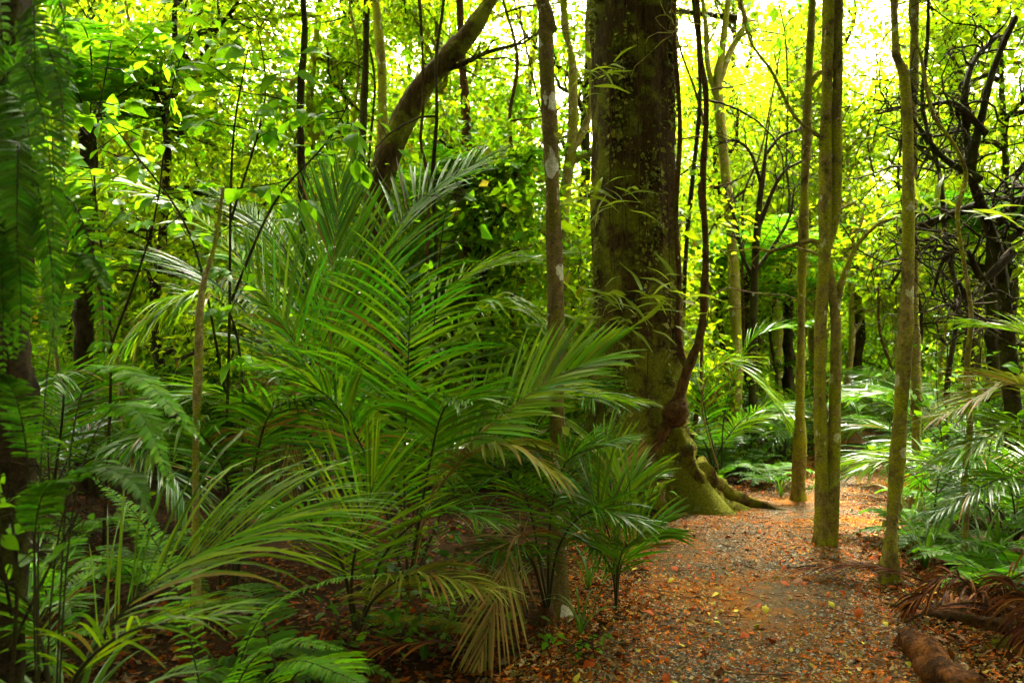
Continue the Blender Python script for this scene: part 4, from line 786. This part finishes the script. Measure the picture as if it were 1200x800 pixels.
# ferns hanging from the dark trunk
ft = thing('hanging_fern', P(25, 60, 2.85), 'dark fern fronds hanging from the thick black trunk', 'fern')
for i in range(19):
    u0, v0 = rng.uniform(-15, 40), rng.uniform(-60, 330); du = rng.uniform(-30, 90); dv = rng.uniform(110, 190); d = rng.uniform(2.6, 2.8)
    add_frond(ft, P(25, 60, 2.85), np.array([P(u0, v0, d), P(u0 + du * .5, v0 - 25, d - .1), P(u0 + du * .9, v0 + dv * .35, d - .15), P(u0 + du, v0 + dv, d - .15)]), (rng.normal(0, .7), -1, rng.uniform(-.2, .6)), M['fern'], M['midrib'], .004, 14, n=40, Lmax=.085, W=.014, a0=75, a1=60, droop=.5, lift=.05, t0=.12, seg=5, serr=.7, seed=300 + i, tipL=.15)

# ------------------------------------------------------------------ broad leaved saplings: every leaf its own piece
LEAVES = []
for i in range(3):
    v, f = leaf_grid(.52 + .06 * i, 7, .12 + .1 * i, .15); LEAVES.append(mesh('leaf', v, f, M['leaf_big']))
def orient(pos, d, n, s):
    d = Vector(d).normalized(); n = Vector(n); b = n.cross(d).normalized(); n = d.cross(b)
    m = Matrix((( d.x, b.x, n.x), (d.y, b.y, n.y), (d.z, b.z, n.z))).to_4x4()
    return Matrix.Translation(Vector(pos)) @ m @ Matrix.Scale(s, 4)
def sapling(base, stems, nleaf, size, label, rng, group=None, twig=.35, name='sapling'):
    base = np.asarray(base, float); t_ = thing(name, base, label, 'sapling', group); ends = []
    parts = []
    for pts, r_ in stems:
        q = spline(pts, 16) - base; rs = np.linspace(r_, r_ * .3, 16); parts.append(tube(q, rs, 6))
        for k in range(5, 16):
            for s_ in range(2):
                if rng.uniform() < .75:
                    pp, r2 = grow(q[k], nrm(rng.normal(0, 1, 3) * [1, .8, .35]), twig * rng.uniform(.5, 1.3), .004, rng, .25, .1, 5); parts.append(tube(pp, r2, 4)); ends.append(pp)
    v, f = join(parts); obj('stem', mesh('stem', v, f, M['bark_dark']), t_)
    ends = np.array(ends)
    for i in range(nleaf):
        e = ends[int(rng.integers(len(ends)))]; k = int(rng.integers(1, 5)); d = nrm(nrm(e[k] - e[k - 1]) * .6 + rng.normal(0, .6, 3) * [1, 1, .3] + [0, 0, -.15])
        n = nrm(rng.normal(0, .4, 3) + UP * .9 + [0, -.35, 0]); o = obj('leaf', LEAVES[i % 3], t_); o.matrix_basis = orient(e[k], d, n, size * rng.uniform(.6, 1.25))
    return t_
rng = np.random.default_rng(60)
g = G(255, 690)
sapling(g, [([P(258, 690, 5.75), P(268, 420, 5.2), P(272, 180, 5.0), P(290, 60, 4.9)], .012), ([P(264, 460, 5.3), P(225, 280, 5.0), P(150, 170, 4.9), P(110, 120, 4.9)], .009), ([P(268, 360, 5.2), P(320, 240, 5.0), P(380, 170, 4.9), P(410, 120, 4.9)], .009), ([P(270, 260, 5.1), P(310, 120, 5.0), P(300, 20, 5.0)], .008)], 290, .125, 'broad leaved sapling with bright green leaves in front of the black bare trunk', rng)
g = G(120, 660)
sapling(g, [([P(120, 660, 6.5), P(130, 400, 6.3), P(110, 200, 6.2), P(130, 50, 6.2)], .014), ([P(125, 420, 6.3), P(180, 260, 6.2), P(200, 110, 6.2), P(230, 20, 6.2)], .01), ([P(122, 350, 6.3), P(70, 240, 6.2), P(60, 140, 6.2)], .01)], 200, .13, 'second broad leaved sapling standing behind the near fern', rng)
g = G(470, 640)
sapling(g, [([P(480, 640, 7.1), P(505, 420, 6.6), P(520, 260, 6.4), P(540, 215, 6.3)], .008)], 22, .11, 'slim sapling with few pale leaves above the broad palm', rng)
g = G(35, 850); g = np.array([P(10, 850, 2.7)[0], 2.7, 0]); g[2] = gh(g[0], g[1])
sapling(g, [([P(10, 860, 2.7), P(20, 680, 2.6), P(10, 560, 2.6), P(30, 480, 2.6)], .008), ([P(12, 760, 2.7), P(70, 640, 2.6), P(110, 570, 2.6)], .006), ([P(14, 720, 2.7), P(-10, 600, 2.5), P(-30, 540, 2.5)], .006)], 30, .07, 'low leafy plant with oval leaves at the foot of the black trunk', rng, twig=.16, name='leafy_plant')
for i, (u, v, hh, lab) in enumerate(((1088, 655, 1.5, 'leafy undergrowth sapling beside the leaning mossy trunk'), (1110, 600, 2.2, 'leafy sapling behind the thin crooked stem'), (1165, 640, 1.7, 'leafy sapling under the straw green palm fronds'), (1015, 540, 2.2, 'leafy sapling beyond the path right behind the twin trunk'), (1140, 560, 2.9, 'taller leafy sapling below the contorted boughs'), (745, 620, .5, 'small seedling at the great tree foot'))):
    g = G(u, v); q = [g + [rng.normal(0, .1) * k, 0, hh * k / 3] for k in range(4)]
    sapling(g, [(q, .008), ([q[1], q[1] + [.25, 0, .3], q[1] + [.5, -.1, .6]], .005), ([q[1], q[1] + [-.25, .1, .3], q[1] + [-.4, -.1, .7]], .005)], 60 if hh > 1 else 16, .10, lab, rng, twig=.3)

for i, (u, v) in enumerate(((685, 778), (700, 770), (505, 655), (525, 690), (425, 775), (400, 800), (640, 760), (130, 700), (470, 780))):
    g = G(u, v); q = [g + [rng.normal(0, .02) * k, 0, .05 * k] for k in range(4)]
    sapling(g, [(q, .003)], 9, .055, 'tiny bright green seedling on the dark forest floor among the palms', rng, 'tiny seedlings on the forest floor', twig=.06, name='seedling')
# lance leaved epiphytes on the great trunk
ll = leaf_grid(.13, 8, .35, .3, petiole=.04); LL = mesh('leaf', *ll, M['lance'])
def epiphyte(u, v, d, n, label, rng, spread=.5):
    base = P(u, v, d); t_ = thing('perching_plant', base, label, 'perching plant')
    q = np.array([[0, 0, 0], [-.05, -.1, .05], [-.12, -.22, .0], [-.2, -.3, -.1]]); v1, f1 = tube(spline(q, 10), .007, 5); obj('stem', mesh('stem', v1, f1, M['midrib']), t_)
    v1, f1 = tube(spline(q * [-1, 1, .5], 10), .007, 5); obj('stem', mesh('stem', v1, f1, M['midrib']), t_)
    for i in range(n):
        a = rng.uniform(0, 6.28); d_ = nrm([math.cos(a), -.45 + .5 * math.sin(a), rng.uniform(-.5, .55)]); p = q[int(rng.integers(0, 4))] * [rng.choice([-1, 1]), 1, 1] + rng.normal(0, .09, 3) * [spread * 2, 1, spread * 2]
        o = obj('leaf', LL, t_); o.matrix_basis = orient(p, d_, nrm(rng.normal(0, .4, 3) + UP), rng.uniform(.25, .45))
rng = np.random.default_rng(81)
epiphyte(697, 95, 8.9, 16, 'pale lance leaved perching plant high on the great trunk', rng)
epiphyte(690, 225, 8.85, 26, 'pale lance leaved perching plant halfway up the great trunk', rng, .7)
epiphyte(715, 360, 8.8, 34, 'pale lance leaved perching plant low on the great trunk', rng, .8)
epiphyte(760, 345, 8.75, 18, 'narrow leaved tuft growing on the front of the great trunk', rng, .6)
epiphyte(1085, 250, 7.6, 16, 'narrow leaved tuft perched on the contorted boughs', rng, .6)

# strap leaved clumps
def strap_clump(base, n, L, W, label, rng, mat='strap', group=None, name='strap_plant'):
    t_ = thing(name, base, label, 'plant', group)
    for i in range(n):
        a = i * 2.4 + rng.uniform(-.3, .3); l = L * rng.uniform(.7, 1.15); s = np.linspace(0, 1, 14); el = np.radians(rng.uniform(62, 85)) - np.radians(rng.uniform(60, 150)) * s ** 1.6; st = l / 13
        x = np.concatenate([[0], np.cumsum(np.cos(el[:-1]) * st)]); z = np.concatenate([[0], np.cumsum(np.sin(el[:-1]) * st)]); C = np.stack([x * math.cos(a), x * math.sin(a), z], -1)
        sd_ = np.array([-math.sin(a), math.cos(a), 0]); wd = W * np.interp(s, [0, .2, .6, 1], [.7, 1, .9, .03])[:, None] / 2
        nn = np.cross(nrm(np.gradient(C, axis=0)), sd_); V = np.stack([C - sd_ * wd + nn * -wd * .5, C, C + sd_ * wd + nn * -wd * .5], 1).reshape(-1, 3)
        k = (np.arange(13) * 3)[:, None] + np.arange(2)[None]; F = np.stack([k, k + 1, k + 4, k + 3], -1).reshape(-1, 4); obj('leaf', mesh('leaf', V, F, M[mat]), t_)
rng = np.random.default_rng(88)
g = np.array([P(70, 850, 2.9)[0], 2.9, 0]); g[2] = gh(g[0], g[1]); strap_clump(g, 16, .75, .038, 'strap leaved clump with glossy arching leaves at the foot of the ferns', rng)
for u, v in ((1085, 665), (1070, 630), (1100, 650), (1150, 680), (1170, 660)):
    g = G(u, v); strap_clump(g, 10, .7, .022, 'grassy narrow leaved clump along the shady path side', rng, group='grassy clumps along the shady path side', name='grassy_clump')
for u, v in ((600, 700), (560, 640), (690, 690), (680, 740), (770, 640), (915, 580)):
    g = G(u, v); strap_clump(g, 9, .5, .014, 'thin grassy tuft among the palm bases near the path', rng, group='thin grassy tufts near the path', name='grass_tuft')

# low undergrowth: one mass of small leaves
rng = np.random.default_rng(99)
n = 60000; y = 4.2 * (28 / 4.2) ** rng.uniform(0, 1, n); x = rng.uniform(-.66 * y - .5, .66 * y + .5)
cc = np.sin(1.9 * x + .6 * y) + np.sin(1.3 * y - .9 * x + 1) + np.sin(3.1 * x - 1.1 * y + 2) * .7 + rng.normal(0, .4, n)
k = (off_path(x, y) > .35) & (cc > np.interp(y, [4, 7.5, 9, 14], [2.4, 1.7, .6, -.6])); x, y, cc = x[k], y[k], cc[k]; n = len(x)
z = gh(x, y) + rng.uniform(0, 1, n) ** 1.5 * np.clip(.25 + .25 * cc, .05, .9) * np.interp(y, [4, 8, 16, 26], [.5, .9, 1.5, 2.2])
v, f = scatter(*LEAF4, np.stack([x, y, z], -1), rand_dirs(n, rng, .4), nrm(rng.normal(0, .5, (n, 3)) + UP), .07 * rng.lognormal(0, .35, n) * np.interp(y, [4, 28], [.8, 1.6]))
o = obj('undergrowth', mesh('undergrowth', v, f, M['leaf_dark'], False)); tag(o, 'low leafy undergrowth spread between the trunks', 'undergrowth', kind='stuff')  # darker leaf material stands in for the shade low between the trunks

# ------------------------------------------------------------------ log, dead frond heap, path edge stuff
def log(pts, rads, label, mat, name='log'):
    p = np.array([P(*a) for a in pts]); p[:, 2] = gh(p[:, 0], p[:, 1]) + np.array(rads) * .75; base = p[0].copy(); base[2] = gh(base[0], base[1])
    t_ = thing(name, base, label, 'log'); q = spline(p, 26) - base; v, f = tube(q, np.interp(np.linspace(0, len(rads) - 1, 26), np.arange(len(rads)), rads), 20, .2, 10, 6); obj('bark', mesh('bark', v, f, mat), t_)
    # hollow broken end: a dark core with splinters
    e = q[-1]; d = nrm(q[-1] - q[-3]); rr = np.random.default_rng(4); sp = []
    for i in range(14):
        o_ = nrm(np.cross(d, rr.normal(size=3))) * rads[-1] * rr.uniform(.5, .95); sp.append(tube(np.array([e + o_ - d * .05, e + o_ + d * rr.uniform(.02, .09)]), [.012, .002], 4))
    v, f = join(sp); obj('splintered_end', mesh('splintered_end', v, f, M['bark_brown']), t_)
M['bark_log'] = bark_mat('bark_rotten', (.03, .010, .003), (.30, .105, .014), (.05, .02, .006), .5, 0.1, 3.0, 1.0, (.34, .16, .03))
log([(1135, 830, 3.78), (1108, 800, 4.02), (1085, 775, 4.3), (1062, 752, 4.62)], [.085, .085, .08, .06], 'rotten rust brown log lying at the path edge', M['bark_log'])
log([(1180, 742, 4.75), (1140, 738, 4.9), (1100, 722, 5.1), (1045, 708, 5.35)], [.05, .045, .035, .02], 'thin fallen branch beside the heap of dry fronds', M['bark_brown'], 'fallen_branch')
log([(1230, 770, 4.35), (1195, 765, 4.45), (1165, 760, 4.55)], [.05, .05, .035], 'short moss covered branch in front of the dry frond heap', M['bark_root'], 'fallen_branch')
log([(430, 742, 4.9), (500, 740, 4.8), (560, 745, 4.75), (600, 750, 4.7)], [.035, .04, .035, .025], 'mossy log half buried under the low palm', M['bark_root'], 'mossy_log')
g = G(1185, 738)
hp = thing('dry_palm_frond', g, 'fallen dry palm frond curled into a rust brown heap by the path', 'dry frond')
rng = np.random.default_rng(33)
for i in range(5):
    a = i * 1.3 + .3; c = g + [rng.normal(0, .12), rng.normal(0, .12), .05]
    pts = [c, c + [.25 * math.cos(a), .2 * math.sin(a), .20 + .1 * rng.uniform()], c + [.42 * math.cos(a), .34 * math.sin(a), .10], c + [.52 * math.cos(a), .42 * math.sin(a), .0]]
    add_frond(hp, g, np.array(pts), UP, M['palm_brown'], M['bark_brown'], .012, 18, n=44, Lmax=.24, W=.012, a0=70, a1=25, droop=1.8, lift=.2, t0=.05, seed=400 + i, jit=.25, roll=.9)
for i, (u, v, a, lab) in enumerate(((1090, 690, 2.6, 'dry brown palm frond lying under the leaning mossy trunk'), (1060, 735, .4, 'dry brown palm frond flattened along the path edge'), (570, 770, 3.6, 'dry brown frond on the dark ground below the dead hanging frond'), (480, 700, 1.0, 'dry brown frond lying under the broad palm'))):
    g = G(u, v); o = thing('dry_palm_frond', g, lab, 'dry frond'); L = .9
    pts = [g + [L * s * math.cos(a), L * s * math.sin(a) * .7, .05 + .08 * math.sin(s * 3.1)] for s in (0, .33, .66, 1)]
    add_frond(o, g, np.array(pts), UP, M['palm_brown'], M['bark_brown'], .009, 16, n=26, Lmax=.3, W=.016, a0=50, a1=20, droop=.5, lift=.1, t0=.15, seed=450 + i, jit=.12)
